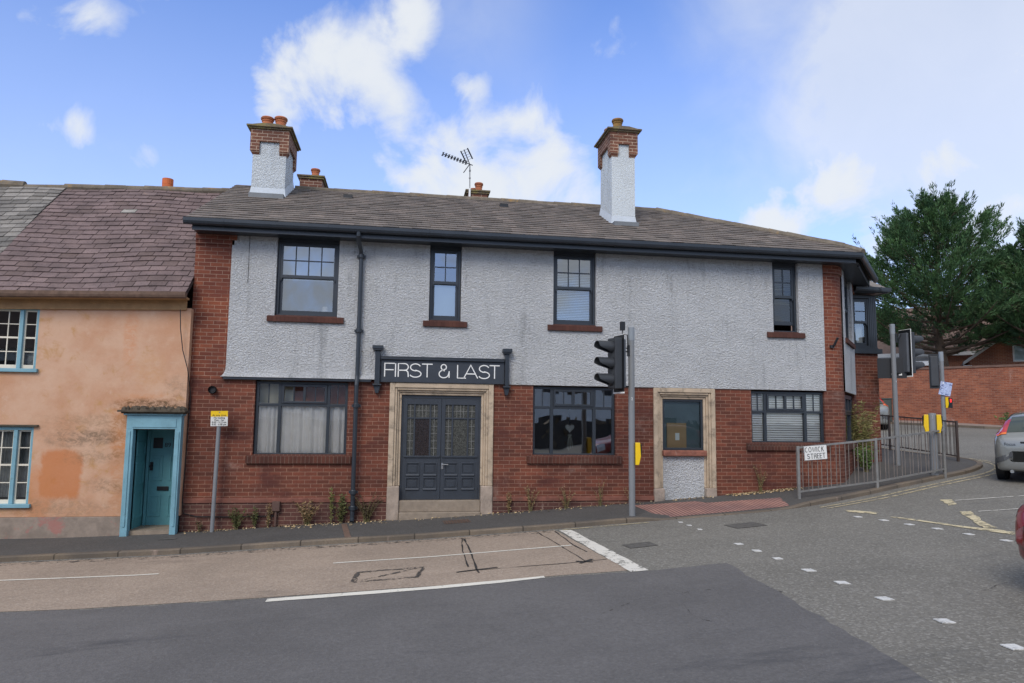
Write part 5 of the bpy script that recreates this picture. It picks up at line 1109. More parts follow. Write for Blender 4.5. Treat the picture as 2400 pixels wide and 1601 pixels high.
# guard rails
def rail(name, label, pts, h, mat, barmat, nb, fr=None, low=.13):
    T = thing(name, label, 'guard rail', (*pts[0], PV(*pts[0])))
    for k, p in enumerate(pts):
        z = PV(*p); MB().box(p[0]-.026, p[0]+.026, p[1]-.026, p[1]+.026, z-.1, z+h+.01).build('post', mat, T, .005)
    bars = None
    for a, b in zip(pts, pts[1:]):
        a = Vector((*a, PV(*a))); b = Vector((*b, PV(*b))); d = (b-a); dn = Vector((d.x, d.y, 0)).normalized(); n = Vector((-dn.y, dn.x, 0))
        e = .028/d.length
        for zz, w_ in ((h-.02, .018), (low, .016)):
            A, B = a+d*e+Vector((0, 0, zz)), b-d*e+Vector((0, 0, zz)); t = MB()
            t.quad(*[tuple(q) for q in (A+n*w_+Vector((0, 0, w_)), B+n*w_+Vector((0, 0, w_)), B-n*w_+Vector((0, 0, w_)), A-n*w_+Vector((0, 0, w_)))])
            t.quad(*[tuple(q) for q in (A-n*w_-Vector((0, 0, w_)), B-n*w_-Vector((0, 0, w_)), B+n*w_-Vector((0, 0, w_)), A+n*w_-Vector((0, 0, w_)))])
            for s in (1, -1): t.quad(*[tuple(q) for q in (A+n*w_*s-Vector((0, 0, w_)), B+n*w_*s-Vector((0, 0, w_)), B+n*w_*s+Vector((0, 0, w_)), A+n*w_*s+Vector((0, 0, w_)))])
            t.build('top_rail' if zz > .5 else 'bottom_rail', mat, T)
        for k in range(1, nb):
            p = a.lerp(b, k/nb); o_ = (.012 if k % 2 else -.012)
            MB().tube([p+n*o_+Vector((0, 0, low)), p+n*o_+Vector((0, 0, h-.03))], .0075, 6).build('bar', barmat, T, uv=False)
    return T
rail('guard_rail', 'galvanised pedestrian guard rail carrying the street name plate', [(7.66, -1.18), (9.62, -.80), (11.85, -.02)], 1.0, m_galv, m_bar, 17)
rail('guard_rail', 'dark brown pedestrian guard rail along the side street kerb', [(13.75, 1.75), (13.84, 2.7), (13.9, 4.4), (13.9, 6.2)], 1.0, m_brownrail, m_brownrail, 13)
npl = thing('street_name_plate', 'white street name plate reading COWICK STREET on the guard rail', 'sign', (8.07, -1.13, .75))
nm = Matrix.Translation((8.06, -1.135, .915)) @ Matrix.Rotation(math.atan2(.38, 1.96), 4, 'Z') @ Matrix.Rotation(math.radians(-3), 4, 'Y')
def nbox(name, mat, *b): t = MB(); t.box(*b, mtx=nm); return t.build(name, mat, npl, .004)
nbox('plate', m_white, -.285, .285, -.012, 0, -.145, .145)
bd_ = MB()
for q in ((-.285, .285, .137, .145), (-.285, .285, -.145, -.137), (-.285, -.277, -.137, .137), (.277, .285, -.137, .137)): bd_.box(q[0], q[1], -.0135, -.012, q[2], q[3], nm)
bd_.build('border', m_text_black, npl)
lt = MB()
for word, zz, xs, hh_ in (('COWICK', .02, -.26, .088), ('STREET', -.11, -.215, .09)):
    x = xs
    for ch in word:
        wd = {'C': .8, 'O': .84, 'W': 1.2, 'I': .05, 'K': .66, 'S': .74, 'T': .8, 'R': .68, 'E': .58}[ch]; sx = hh_*(.86 if ch in 'COS' else .8)
        strokes(lt, ch, x, zz, hh_, sx, .0105, -.0155, .002, nm, .009 if ch not in 'COS' else 0); x += wd*sx+.027
lt.build('lettering', m_text_black, npl, uv=False)
# covers in the ground
def cover(label, x, y, sx, sy, rz, mat, name='drain_cover', zf=R, slots=False):
    T = MB(); c, q = math.cos(rz), math.sin(rz)
    def P(u, v, dz): X, Y = x+u*c-v*q, y+u*q+v*c; return (X, Y, zf(X, Y)+dz)
    T.quad(P(-sx, -sy, .006), P(sx, -sy, .006), P(sx, sy, .006), P(-sx, sy, .006))
    o = tag(T.build(name, mat), label, 'drain cover')
    if slots:
        t = MB()
        for k in range(9):
            u = -sx+sx*2*(k+.5)/9
            for v0, v1 in ((-sy*.85, -sy*.1), (sy*.1, sy*.85)): t.quad(P(u-.012, v0, .008), P(u+.012, v0, .008), P(u+.012, v1, .008), P(u-.012, v1, .008))
        t.build('slot', m_black, o)
    return o
m_iron = paint('worn_iron', '#565450', .75, .25, 12, .6, 60)
cover('brown slotted iron grating in the pavement by the doorstep', 1.05, -.75, .24, .2, .05, m_ironbrown, slots=True, zf=PV)
cover('square dark drain cover in the road beside the stop line', 3.5, -3.85, .22, .16, .1, m_iron); cover('dark drain cover in the road before the tactile paving', 5.6, -3.0, .28, .2, .1, m_iron)
cover('small dark cover in the pavement by the cottage door', -3.95, -.8, .14, .08, 0, m_iron, zf=PV)
cover('rusty iron gutter channel crossing the pavement below the downpipe', -.93, -1.0, .05, .8, .12, m_ironbrown, zf=PV)
# cabinet
kb_ = thing('utility_cabinet', 'dark green utility cabinet standing against the long brick wall', 'cabinet', (22.2, 14.4, 1.4))
kmt = Matrix.Translation((21.5, 15.1, FP(21.5, 15.1))) @ Matrix.Rotation(math.radians(-42), 4, 'Z')
MB().box(-.55, .55, -.2, .2, 0, 1.0, kmt).box(-.58, .58, -.23, .23, 1.0, 1.05, kmt).build('body', paint('dark_green_cabinet', '#3c443f', .6, .12), kb_, .01)
for s in (-1, 1): MB().box(min(s*.01, s*.52), max(s*.01, s*.52), -.215, -.2, .06, .97, kmt).build('door', bpy.data.materials['dark_green_cabinet'], kb_, .005)
# ------------------------------------------------------------------ long brick wall, houses
def bw_top(x, y): return R(x, y)+.09+2.7
WL = [Vector(q) for q in FW]
lw = thing('boundary_wall', 'long high red brick wall with coping across the side street', 'wall', (22.5, 16.5, 1.4))
t = MB(); t.uv = []; u = 0; cp = MB()
WI = offset(WL, .25)
tops = [4.28, 4.13, 4.02, 3.95, 3.88, 3.8, 3.6]
for i in range(len(WL)-1):
    a, b = WL[i], WL[i+1]; l = (b-a).length; c, d = WI[i], WI[i+1]; za, zb = tops[i], tops[i+1]
    t.quad((a.x, a.y, .2), (b.x, b.y, .2), (b.x, b.y, zb), (a.x, a.y, za)); t.uv += [(u, .2), (u+l, .2), (u+l, zb), (u, za)]
    t.quad((d.x, d.y, .2), (c.x, c.y, .2), (c.x, c.y, za), (d.x, d.y, zb)); t.uv += [(u, .2), (u+l, .2), (u+l, zb), (u, za)]
    n = (c-a).normalized()*.04
    q = [Vector((*(a-n), za)), Vector((*(b-n), zb)), Vector((*(d+n), zb)), Vector((*(c+n), za))]; h = Vector((0, 0, .09))
    for k in range(4): cp.quad(tuple(q[k]), tuple(q[(k+1) % 4]), tuple(q[(k+1) % 4]+h), tuple(q[k]+h))
    cp.quad(*[tuple(p+h) for p in q]); cp.quad(*[tuple(p) for p in q[::-1]]); u += l
t.build('brickwork', m_farbrick, lw); cp.build('coping', paint('dark_coping', '#6b5348', .9, .15), lw)
MB().lathe((25.3, 11.7, 1.85), [(.1, 0), (.1, .03)], 12, 'y').build('drain_hole', m_black, lw)
# mesh ground behind the wall rises to its garden
def gable(name, label, base, w_, d, ze, zr, rz, wins, gable_front=True, roofmat=None):
    T = thing(name, label, 'house'); g_ = MB(); h = w_/2
    g_.quad((-h, 0, 0), (h, 0, 0), (h, 0, ze), (-h, 0, ze)); 
    if gable_front: g_.quad((-h, 0, ze), (h, 0, ze), (0, 0, zr)); g_.quad((h, d, ze), (-h, d, ze), (0, d, zr))
    g_.quad((h, 0, 0), (h, d, 0), (h, d, ze), (h, 0, ze)); g_.quad((-h, d, 0), (-h, 0, 0), (-h, 0, ze), (-h, d, ze)); g_.quad((h, d, 0), (-h, d, 0), (-h, d, ze), (h, d, ze))
    g_.build('wall', m_housebrick, T); r = MB(); o = .3; rm_ = roofmat or paint('brown_tiles', '#6e5a50', .85, .15, 8, .4, 20)
    if gable_front:
        k = (zr-ze)/h; zo = ze-o*k
        for s in (-1, 1):
            q = [(s*(h+o), -o, zo), (0, -o, zr), (0, d+o, zr), (s*(h+o), d+o, zo)]; r.quad(*q); r.quad(*[(a, b, c+.12) for a, b, c in q]); r.quad(q[0], q[3], (q[3][0], q[3][1], q[3][2]+.12), (q[0][0], q[0][1], q[0][2]+.12)); r.quad(q[1], q[0], (q[0][0], q[0][1], q[0][2]+.12), (q[1][0], q[1][1], q[1][2]+.12))
        b = MB()
        for s in (-1, 1):
            q = [(s*(h+o), -o-.03, zo-.08), (0, -o-.03, zr-.08), (0, -o-.03, zr+.1), (s*(h+o), -o-.03, zo+.1)]; b.quad(*q); b.quad(*[(a, bb_+.028, c) for a, bb_, c in q][::-1]); b.quad(q[0], q[1], (q[1][0], q[1][1]+.028, q[1][2]), (q[0][0], q[0][1]+.028, q[0][2]))
            b.box(min(s*(h+o), s*(h-.1)), max(s*(h+o), s*(h-.1)), -o-.02, -.0, zo-.16, zo-.085)
        b.build('bargeboard', m_white, T)
    else:
        q = [(-h-o, -o, ze-.05), (h+o, -o, ze-.05), (h, d/2, zr), (-h, d/2, zr)]; r.quad(*q); q2 = [(h+o, d+o, ze-.05), (-h-o, d+o, ze-.05), (-h, d/2, zr), (h, d/2, zr)]; r.quad(*q2); r.quad(q[1], q2[0], q2[3]); r.quad(q2[1], q[0], q[3])
        MB().box(-h-o, h+o, -o-.03, -o, ze-.28, ze-.05).box(-h-o, h+o, -o, 0, ze-.1, ze-.07).build('fascia', m_white, T)
    r.build('roof', rm_, T)
    for (x0, x1, z0, z1, n) in wins:
        f = MB().frame(x0, x1, z0, z1, .07, -.05, .02)
        for k in range(1, n): u_ = x0+(x1-x0)*k/n; f.box(u_-.035, u_+.035, -.049, .02, z0+.07, z1-.07)
        wo_ = f.build('window', m_white, T); MB().quad((x0+.05, -.01, z0+.05), (x1-.05, -.01, z0+.05), (x1-.05, -.01, z1-.05), (x0+.05, -.01, z1-.05)).build('pane', paint('far_pane', '#8fa3a3', .1, .1), wo_, uv=False)
    T.location = base; T.rotation_euler = (0, 0, rz); return T
gable('gabled_house', 'red brick house with white gable boards and a white window behind the long wall', (33.8, 17.0, .6), 8.5, 8, 4.42, 7.6, math.radians(-40), [(-2.3, -.1, 4.25, 5.15, 3)])
gable('brick_house', 'red brick house half hidden by the conifer behind the long wall', (31.5, 24.5, .6), 20, 7, 5.3, 8.6, math.radians(-40), [(-5.2, -3.6, 3.3, 4.6, 2)], False)
gable('white_fascia_bungalow', 'low brick building with white fascia just above the long wall', (25.2, 20.2, .6), 5.5, 4, 4.2, 4.6, math.radians(-42), [(-2.2, 1.4, 3.2, 4.15, 3)], False, paint('flat_roof', '#8d8a84', .9, .1))
# ------------------------------------------------------------------ conifers
m_con = leafmat('conifer_foliage', '#375439', '#547447', '#4d4f3a', .9, 2.6)
def conifer(name, label, base, h, rad, nl, seed, zmin=.22, group=None, prof=None, tr=.30, twist=0):
    r = np.random.default_rng(seed); T = thing(name, label, 'tree', group=group)
    t = MB(); n = 9; pts = [(.12*math.sin(k*.9), .1*math.cos(k*1.3), h*.95*k/n-.4) for k in range(n+1)]
    t.tube(pts, [tr*(1-.93*k/n)*(1.25 if k == 0 else 1) for k in range(n+1)], 10); t.build('trunk', m_bark, T, smooth=False, uv=False)
    lb = MB(); V = []; F = []
    prof = prof or (lambda s: (1-s)**.9*min(1, (s+.36)/.45)*1.08)
    for k in range(nl):
        s = (k+r.random())/nl; z = h*(zmin+(1-zmin)*s*.97); L_ = rad*prof(s)*r.uniform(.72, 1.12)+.25; a = k*2.39996+r.uniform(-.5, .5)
        out = np.array([math.cos(a), math.sin(a), 0]); lift = .12+.3*s+r.uniform(-.12, .18)
        P = []
        for q in range(7):
            u = q/6; P.append(np.array([0, 0, z-.25*L_*.3])+out*L_*u+np.array([0, 0, L_*(lift*u*.5+.24*u*u)]))
        lb.tube([tuple(p) for p in P], [max(.012, .07*(1-s)*(1-q/6.5)+.012) for q in range(7)], 5)
        ns = int(5+L_*5.2)
        for j in range(ns):
            u = (.25+.78*r.random()**.75) if j else 1.0; u = min(u, 1.0); i = min(int(u*6), 5); f = u*6-i; c = P[i]*(1-f)+P[i+1]*f
            side = np.array([-out[1], out[0], 0]); sp = (r.random()-.5)*2*(.25+.33*L_*(1-abs(u-.55)))
            c = c+side*sp*.5+np.array([0, 0, r.uniform(-.12, .15)])
            ax = out*r.uniform(.45, .95)+side*sp*.7+np.array([0, 0, r.uniform(.1, .5)+.45*s+.35*u]); ax /= np.linalg.norm(ax); pl = r.uniform(.7, 1.3)*(.65+.35*(1-s))
            if j == 0: pl *= 1.5; ax = ax+np.array([0, 0, .35]); ax /= np.linalg.norm(ax)
            nn = 54
            w_ = np.cross(ax, [0, 0, 1.]); w_ /= np.linalg.norm(w_)+1e-6; v_ = np.cross(w_, ax)
            uu = r.random(nn)**.85; ang = r.uniform(0, 2*PI, nn); wid = (.15*(1-uu)**.7+.012)*r.random(nn)**.5
            cen = c+ax*(uu*pl)[:, None]+(w_*np.cos(ang)[:, None]+v_*(np.sin(ang)*.6)[:, None])*wid[:, None]
            dirs = ax*1.0+(w_*np.cos(ang)[:, None]+v_*np.sin(ang)[:, None])*.5+r.normal(0, .1, (nn, 3)); dirs /= np.linalg.norm(dirs, axis=1)[:, None]
            per = np.cross(dirs, r.normal(0, 1, (nn, 3))); per /= np.linalg.norm(per, axis=1)[:, None]+1e-6
            ln = r.uniform(.13, .26, nn)[:, None]; wd = r.uniform(.012, .028, nn)[:, None]
            b0 = len(V)*4
            for m_ in range(nn): V.append((cen[m_]-per[m_]*wd[m_]*.6, cen[m_]+dirs[m_]*ln[m_]*.55-per[m_]*wd[m_], cen[m_]+dirs[m_]*ln[m_], cen[m_]+dirs[m_]*ln[m_]*.45+per[m_]*wd[m_]))
    for k in range(6):                                       # pointed leaders
        a = k*1.05+.4; c0 = np.array([math.cos(a)*rad*.2*(k > 0), math.sin(a)*rad*.2*(k > 0), h*(.88-.03*k)]); hl = h*(.15-.012*k)
        lb.tube([tuple(c0-np.array([0, 0, h*.1])), tuple(c0+np.array([0, 0, hl]))], [.03, .008], 5)
        for m_ in range(170):
            u = r.random(); a2 = r.uniform(0, 2*PI); d_ = np.array([math.cos(a2), math.sin(a2), r.uniform(.5, 1.2)]); d_ /= np.linalg.norm(d_); rr_ = .42*(1-u)**.8*r.random()**.6+.02
            c = c0+np.array([math.cos(a2)*rr_, math.sin(a2)*rr_, hl*u+rr_*.5]); pr2 = np.cross(d_, r.normal(0, 1, 3)); pr2 /= np.linalg.norm(pr2); l_ = r.uniform(.12, .24); w2_ = r.uniform(.02, .045)
            V.append((c-pr2*w2_*.6, c+d_*l_*.5-pr2*w2_, c+d_*l_, c+d_*l_*.45+pr2*w2_))
    lb.build('limbs', m_bark, T, uv=False)
    V = np.array(V).reshape(-1, 3); me = bpy.data.meshes.new('crown'); nq = len(V)//4
    me.vertices.add(len(V)); me.vertices.foreach_set('co', V.ravel()); me.loops.add(len(V)); me.loops.foreach_set('vertex_index', np.arange(len(V), dtype=np.int32))
    me.polygons.add(nq); me.polygons.foreach_set('loop_start', np.arange(0, len(V), 4, dtype=np.int32)); me.polygons.foreach_set('loop_total', np.full(nq, 4, dtype=np.int32)); me.update(); me.validate()
    me.materials.append(m_con); o = bpy.data.objects.new('crown', me); C.objects.link(o); o.parent = T
    T.location = base; T.rotation_euler = (0, 0, twist); return T
conifer('conifer_tree', 'large dark green conifer with several pointed tops behind the long wall', (27.6, 18.3, 1.2), 12.0, 5.3, 116, 3, zmin=.345, tr=.36)
conifer('conifer_tree', 'second conifer cut by the edge of the view, shorter than its neighbour', (31.0, 14.8, 1.2), 10.2, 3.8, 80, 8, .40, tr=.22)
# ------------------------------------------------------------------ weeds at the foot of the wall
def leafy(name, label, cat, base, h, rad, stems, leaves, ls, mat, seed, droop=.2, group=None, upright=.8, stemmat=None, lw=.4):
    r = np.random.default_rng(seed); T = thing(name, label, cat, base, group); s = MB(); b = Vector(base); lf = MB()
    for k in range(stems):
        a = r.uniform(0, 2*PI); d = r.uniform(.1, 1)*rad; hh_ = h*r.uniform(.55, 1.0)
        P = [b+Vector((math.cos(a)*d*.15, math.sin(a)*d*.1, -.02))]
        for q in range(1, 6): u = q/5; P.append(b+Vector((math.cos(a)*d*(.15+u**(1+upright))+r.uniform(-.015, .015), math.sin(a)*d*.55*u-.02*u+r.uniform(-.01, .01), hh_*u-droop*h*max(0, u-.6)**2)))
        s.tube(P, [.006*(1-q/7) for q in range(6)], 4)
        for j in range(int(leaves*1.4)):
            u = r.uniform(.15, 1.0); i = min(int(u*5), 4); c = P[i].lerp(P[i+1], u*5-i); d3 = Vector(r.normal(0, 1, 3)); d3.z = abs(d3.z)*.5-.1; d3.normalize(); n = d3.cross(Vector(r.normal(0, 1, 3))).normalized(); l = ls*r.uniform(.6, 1.3)
            lf.quad(tuple(c), tuple(c+d3*l*.5+n*l*lw*.5), tuple(c+d3*l), tuple(c+d3*l*.5-n*l*lw*.5))
    s.build('stem', stemmat or m_weedstem, T, uv=False); lf.build('leaves', mat, T, uv=False); return T
m_weedstem = paint('weed_stem', '#6a6440', .8, .2); m_weed = leafmat('weed_green', '#4a5232', '#5f653c', '#76603f', 6, 20); m_dry = leafmat('dry_weed', '#8a6e4e', '#9c8462', '#6b5540', 8, 20); m_bright = leafmat('bright_weed', '#6d7440', '#80844c', '#6a6438', 8, 20); m_dark = leafmat('dark_weed', '#4a3d30', '#5a4a38', '#39402a', 8, 20)
def wz(x): return PV(x, -.1)
for nm_, lab, x, h, rad, st_, lv, ls, mt in (
    ('weed', 'bushy green weed with pale tops, nearest the parking sign post', -2.98, .42, .2, 12, 22, .05, m_weed), ('weed', 'slim green weed standing straight between the bushy weed and the brown pipe box', -2.66, .40, .07, 6, 20, .05, m_weed),
    ('weed', 'brown dried weed hugging the brown pipe box', -2.42, .44, .06, 5, 18, .045, m_dry), ('weed', 'rounded brown and green weed under the net curtained window', -1.72, .45, .3, 14, 18, .05, m_dry), ('weed', 'green leafy weed on the left of the downpipe', -1.1, .5, .16, 10, 24, .055, m_weed),
    ('weed', 'tall bright yellow green spike left of the downpipe', -1.28, .75, .05, 4, 26, .05, m_bright), ('weed', 'dark tangled brown weed on the right of the downpipe', -.62, .5, .34, 18, 22, .045, m_dark), ('weed', 'tiny wilted weed between the cottage door and the sign post', -3.62, .24, .06, 5, 12, .04, m_dark),
    ('weed', 'single brown seeding weed right of the door surround', 2.12, .36, .08, 7, 22, .045, m_dry), ('weed', 'pale dry weed with feathery heads under the middle window', 2.55, .5, .2, 8, 20, .035, m_dry), ('weed', 'low spreading dry weed below the centre of the middle window', 3.28, .42, .22, 9, 18, .035, m_dry), ('weed', 'tall thin dry weed below the right end of the middle window', 3.98, .5, .16, 6, 14, .035, m_dry), ('weed', 'dry weed at the foot of the numbered signal pole wall', 4.62, .34, .15, 7, 14, .035, m_dry), ('weed', 'dry branching weed below the window with white blinds', 7.45, .55, .24, 9, 12, .035, m_dry)):
    leafy(nm_, lab, 'weed', (x, -.1, wz(x)), h*1.15, rad*.95, int(st_*1.25), lv, ls*.95, mt, int(abs(x)*100), group='weeds along the foot of the wall')
m_grassy = leafmat('tall_grass', '#7d7a48', '#8f8a5c', '#5b6a38', 5, 15); m_mint = leafmat('pale_green_bush', '#56703e', '#6f8a55', '#48592f', 6, 18)
leafy('tall_grass_clump', 'tall wispy yellow green plant growing against the brick bay corner', 'plant', (11.12, 1.75, PV(11.1, 1.75)), 1.75, .5, 34, 34, .13, m_grassy, 5, .25, lw=.16, upright=.5)
leafy('leafy_bush', 'low pale green bush at the foot of the cant wall', 'plant', (10.72, 1.05, PV(10.7, 1.05)), .72, .42, 22, 30, .07, m_mint, 6)
leafy('weed', 'small green weed at the base of the long far wall behind the silver car', 'weed', (25.2, 11.6, FP(25.2, 11.6)), .6, 1.0, 20, 20, .12, m_mint, 16)
# fallen leaves and grit along the wall
lf = MB(); r_ = random.Random(21)
def scatter(x0, x1, y0, y1, n, s0, s1, zf=PV):
    for _ in range(n):
        x = r_.uniform(x0, x1); y = y1-(y1-y0)*r_.random()**2; s = r_.uniform(s0, s1); a = r_.uniform(0, 6.28); z = zf(x, y)+.008
        d = Vector((math.cos(a)*s, math.sin(a)*s, r_.uniform(-.004, .012))); e = Vector((-math.sin(a)*s*.5, math.cos(a)*s*.5, r_.uniform(0, .012))); c = Vector((x, y, z+.006)); lf.quad(tuple(c-d), tuple(c-e), tuple(c+d), tuple(c+e))
scatter(-3.9, 5.1, -.35, -.04, 420, .008, .03); scatter(6.7, 8.4, -.3, -.03, 500, .012, .035); scatter(-2.2, -.2, -.5, -.05, 160, .01, .03); scatter(5.5, 6.4, -.2, .0, 60, .01, .03)
tag(lf.build('leaf_litter', leafmat('litter', '#a58a62', '#c3ad86', '#d9d0bd', 12, 30), uv=False), 'fallen leaves and grit along the foot of the wall', 'litter', kind='stuff')
# ------------------------------------------------------------------ cars
def car(name, label, paintmat, tail=True):
    T = thing(name, label, 'car')
    # station: y, zbottom, belt, top, half width, half width at top
    ST = [(-2.06, .40, .60, .66, .50, .42), (-2.05, .30, .74, .80, .66, .56), (-2.01, .26, .88, .93, .76, .66), (-1.94, .24, .93, 1.0, .80, .66), (-1.82, .22, .96, 1.13, .83, .64), (-1.62, .21, .98, 1.27, .845, .61), (-1.40, .20, .975, 1.375, .85, .59), (-1.1, .19, .97, 1.415, .85, .585), (-.5, .18, .95, 1.43, .855, .585), (0, .18, .935, 1.425, .855, .58), (.45, .18, .925, 1.36, .855, .58), (.8, .18, .92, 1.21, .855, .60), (1.12, .18, .91, 1.02, .85, .64), (1.3, .19, .885, .95, .845, .66), (1.65, .20, .82, .87, .82, .64), (1.9, .22, .72, .77, .76, .56), (2.05, .28, .58, .63, .62, .44), (2.1, .36, .5, .54, .45, .3)]
    A = np.array(ST); n0 = len(A); ts = []
    for i in range(n0-1):
        k = 3 if 0 < i < n0-2 else 2
        ts += [i+q/k for q in range(k)]
    ts.append(n0-1.0)
    def cr(t):
        i = min(int(t), n0-2); f = t-i; a, b, c, d = A[max(i-1, 0)], A[i], A[i+1], A[min(i+2, n0-1)]; m1 = (c-a)/2; m2 = (d-b)/2
        return b*(2*f**3-3*f**2+1)+m1*(f**3-2*f**2+f)+c*(-2*f**3+3*f**2)+m2*(f**3-f**2)
    def ring(st):
        y, zb, ze, zt, w, wt = st; g_ = zt-ze
        P = [(0, zb), (w*.6, zb), (w*.88, zb+.01), (w*.95, zb+.05), (w*.965, zb+.16), (w*.985, zb+.26), (w, (zb+ze)*.5), (w*.998, ze-.16), (w*.985, ze-.06), (w*.95, ze), (w*.94, ze+.02), (w*.94+(wt-w*.94)*.45, ze+g_*.42), (w*.94+(wt-w*.94)*.85, ze+g_*.8), (wt-.015, zt-min(.035, g_*.12)), (wt-.07, zt-min(.012, g_*.05)), (wt*.5, zt+.012), (0, zt+.016)]
        return [(p, y, q) for p, q in P]
    RG = [ring(cr(t)) for t in ts]; m = len(RG[0]); nt_ = len(ts)
    full = [r + [(-p, y, q) for p, y, q in r[-2:0:-1]] for r in RG]; fm = len(full[0])
    b = MB()
    for r in full: b.v += r
    for i in range(nt_-1):
        for j in range(fm): b.f.append((i*fm+j, i*fm+(j+1) % fm, (i+1)*fm+(j+1) % fm, (i+1)*fm+j))
    b.f.append(tuple(range(fm))[::-1][::-1]); b.f.append(tuple(range((nt_-1)*fm, nt_*fm))[::-1])
    body = b.build('body', paintmat, T, smooth=True, uv=False)
    bm = bmesh.new(); bm.from_mesh(body.data); bmesh.ops.recalc_face_normals(bm, faces=bm.faces); bm.to_mesh(body.data); bm.free()
    ys = [r[0][1] for r in RG]
    def patch(nm_, mat, y0, y1, j0, j1, lift, parent=T, mirror=True, rs=(1,)):
        t = MB()
        I = [i for i in range(nt_) if y0-1e-6 <= ys[i] <= y1+1e-6]
        for s in ((1, -1) if mirror == 2 else rs):
            for i, i2 in zip(I, I[1:]):
                for j in range(j0, j1):
                    q = []
                    for (a, c) in ((i, j), (i2, j), (i2, j+1), (i, j+1)):
                        x, y, z = RG[a][c]; st = cr(ts[a]); cx, cz = 0, (st[1]+st[3])/2
                        # outward: blend of section normal and end normal
                        p0 = Vector(RG[a][max(c-1, 0)]); p1 = Vector(RG[a][min(c+1, m-1)]); tv = p1-p0; nn = Vector((tv.z, 0, -tv.x)).normalized()
                        e0 = Vector(RG[max(a-1, 0)][c]); e1 = Vector(RG[min(a+1, nt_-1)][c]); n3 = (e1-e0).cross(tv).normalized()
                        if n3.dot(Vector((x, 0, z-cz))) < 0: n3 = -n3
                        v = Vector((x, y, z))+n3*lift; q.append((v.x*s, v.y, v.z))
                    t.quad(*(q if s == 1 else q[::-1]))
        return t.build(nm_, mat, parent, smooth=True, uv=False)
    for p_ in body.data.polygons:
        if len(p_.vertices) > 6: p_.use_smooth = False
    gl = MAT_CARGLASS
    patch('side_window', gl, -1.5, .55, 10, 13, .006, mirror=2); patch('rear_window', gl, -1.93, -1.45, 14, 16, .007, mirror=2); patch('windscreen', gl, .4, 1.13, 14, 16, .007, mirror=2)
    patch('bumper_strip', MAT_STRIP, -2.06, -1.75, 4, 5, .012, mirror=2); patch('sill_trim', MAT_STRIP, -1.0, 1.0, 3, 4, .004, mirror=2)
    for s in (1, -1):
        l = patch('tail_light', MAT_RED, -1.95, -1.55, 10, 14, .009, rs=(s,)); patch('indicator', MAT_AMBER, -1.95, -1.87, 10, 14, .012, parent=l, rs=(s,))
        patch('headlight', MAT_LAMP, 1.65, 1.95, 7, 10, .006, rs=(s,))
    for y in (-1.28, 1.3):
        for s in (1, -1):
            ar = MB().lathe((s*.70, y, .33), [(.37, 0), (.37, s*.152)] if s > 0 else [(.37, 0), (.37, -.152)], 24, 'x').build('wheel_arch', m_black, T)
            wl = MB().lathe((s*.68, y, .31), [(.19, -s*.02), (.29, -s*.02), (.31, s*.02), (.31, s*.15), (.295, s*.185), (.20, s*.19)], 24, 'x').build('wheel', m_rubber, T)
            MB().lathe((s*.68, y, .31), [(.2, s*.185), (.18, s*.192), (.06, s*.18), (.05, s*.195)], 24, 'x').build('rim', m_chrome, wl)
    for s in (1, -1): MB().lathe((s*.885, .66, .97), [(.02, -.09), (.075, -.06), (.08, .04), (.03, .08)], 10, 'y').build('door_mirror', paintmat, T, smooth=True)
    MB().tube([(-.52, -1.8, .24), (-.52, -2.03, .24)], .035, 10).build('exhaust', m_chrome, T)
    MB().box(-.26, .26, -2.085, -2.06, .62, .73).build('number_plate', m_yellow, T); MB().box(-.35, .35, -2.06, -1.99, .82, .86).build('tailgate_trim', m_black, T, .01)
    return T
def carpaint(name, col, metal=.0):
    m, t, b = newmat(name); b.inputs['Base Color'].default_value = lin(col); b.inputs['Metallic'].default_value = metal; b.inputs['Roughness'].default_value = .35; b.inputs['Coat Weight'].default_value = .8; b.inputs['Coat Roughness'].default_value = .04; return m
MAT_CARGLASS = paint('car_glass', '#39433f', .06, .1, spec=.7); MAT_STRIP = paint('bumper_rubber', '#4a4c4e', .5, .05); MAT_RED = paint('red_lens', '#b01f22', .15, .08, coat=1); MAT_AMBER = paint('amber_lens', '#e2701c', .15, .08, coat=1); MAT_LAMP = paint('clear_lamp', '#c8ccd0', .1, .05, coat=1)
ca = car('silver_hatchback', 'silver hatchback seen from behind at the right edge, turning into the side road', carpaint('silver_paint', '#858784', .4))
text('badge', 'Focus', .085, Matrix.Translation((-.53, -2.06, .80)) @ FACE_Y, m_signalgrey, ca, .004)
ca.location = (14.40, -.22, R(13.9, -.3)); ca.rotation_euler = (math.radians(2.5), 0, math.radians(-51))
cc = copy_tree(ca); cc['label'] = 'distant silver car with red tail lamp glimpsed behind the numbered signal pole'; cc.name = 'parked_car'
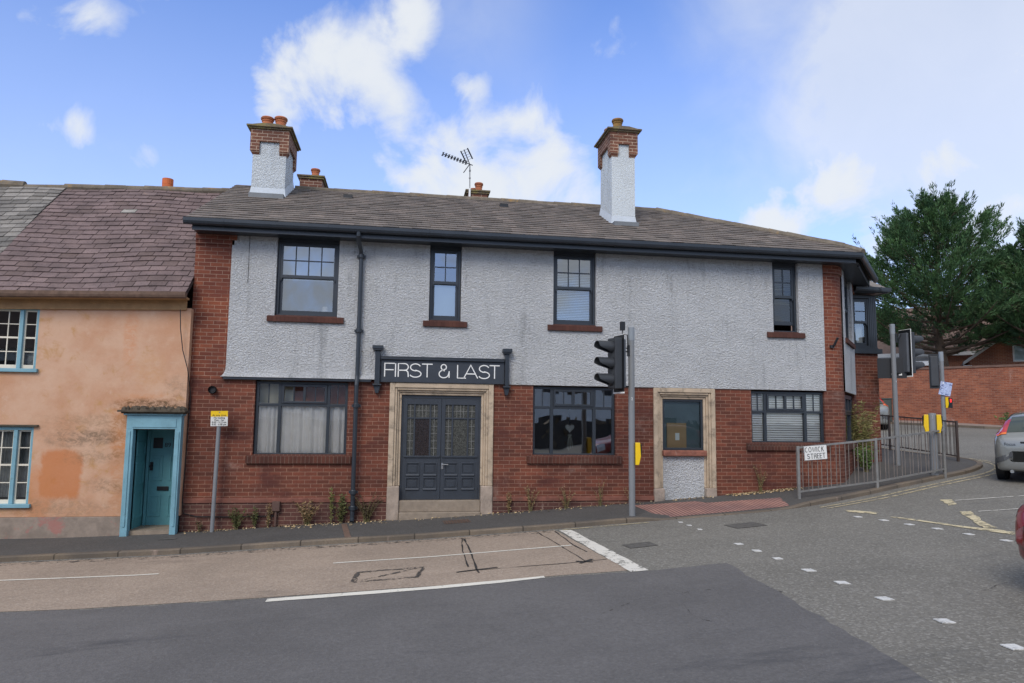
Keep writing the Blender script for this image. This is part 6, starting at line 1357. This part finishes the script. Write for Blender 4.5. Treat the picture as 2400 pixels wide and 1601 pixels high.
for k in kids(cc):
    if k.name.startswith('badge'): bpy.data.objects.remove(k)
cc.location = (19.0, 13.3, R(18.6, 12.5)); cc.rotation_euler = (math.radians(2), 0, math.radians(-20))
CARX, CARY = 8.08, -8.36
cr_ = car('red_car', 'dark red car whose rounded bumper just enters the right edge', carpaint('dark_red_paint', '#7c1820', .1))
cr_.location = (CARX, CARY, R(CARX-.5, CARY)); cr_.rotation_euler = (0, math.radians(2.5), math.radians(90))
# ------------------------------------------------------------------ houses over the road, seen only as reflections in the panes
op = thing('opposite_terrace', 'pale terrace across the road mirrored in the upper window panes', 'building')
tw = MB(); wallgrid(tw, -24, 26, -1, 5.6, [(x, x+1.1, z, z+1.4) for x in range(-22, 25, 4) for z in (.6, 3.4)], 0, .15); tw.quad((26, 7, -1), (-24, 7, -1), (-24, 7, 5.6), (26, 7, 5.6)); tw.build('wall', paint('pale_stucco', '#e2e2dc', .9, .06), op)
MB().box(-24, 26, .16, .2, -1, 5.5).build('dark_interior', m_black, op)
r = MB(); r.quad((-24.3, -.3, 5.5), (26.3, -.3, 5.5), (26.3, 3.5, 8.4), (-24.3, 3.5, 8.4)).quad((26.3, 7.3, 5.5), (-24.3, 7.3, 5.5), (-24.3, 3.5, 8.4), (26.3, 3.5, 8.4)); r.build('roof', bpy.data.materials['brown_tiles'], op)
op.location = (0, -30, -.3); op.rotation_euler = (0, 0, PI)
hg = thing('hedge', 'dark hedge across the road mirrored in the lower window panes', 'hedge')
t = MB(); r_ = random.Random(4)
for k in range(1500):
    x, y, z = r_.uniform(-24, 24), r_.uniform(-23.6, -22.6), r_.uniform(-.6, 1.45); d = Vector((r_.gauss(0, 1), r_.gauss(0, 1), r_.gauss(0, 1))).normalized()*.22; e = d.orthogonal().normalized()*.13; c = Vector((x, y, z)); t.quad(tuple(c-d), tuple(c-e), tuple(c+d), tuple(c+e))
t.build('leaves', m_dark, hg, uv=False)
MB().box(-24, 24, -23.5, -22.8, -.9, 1.35).build('hedge_core', m_black, hg)
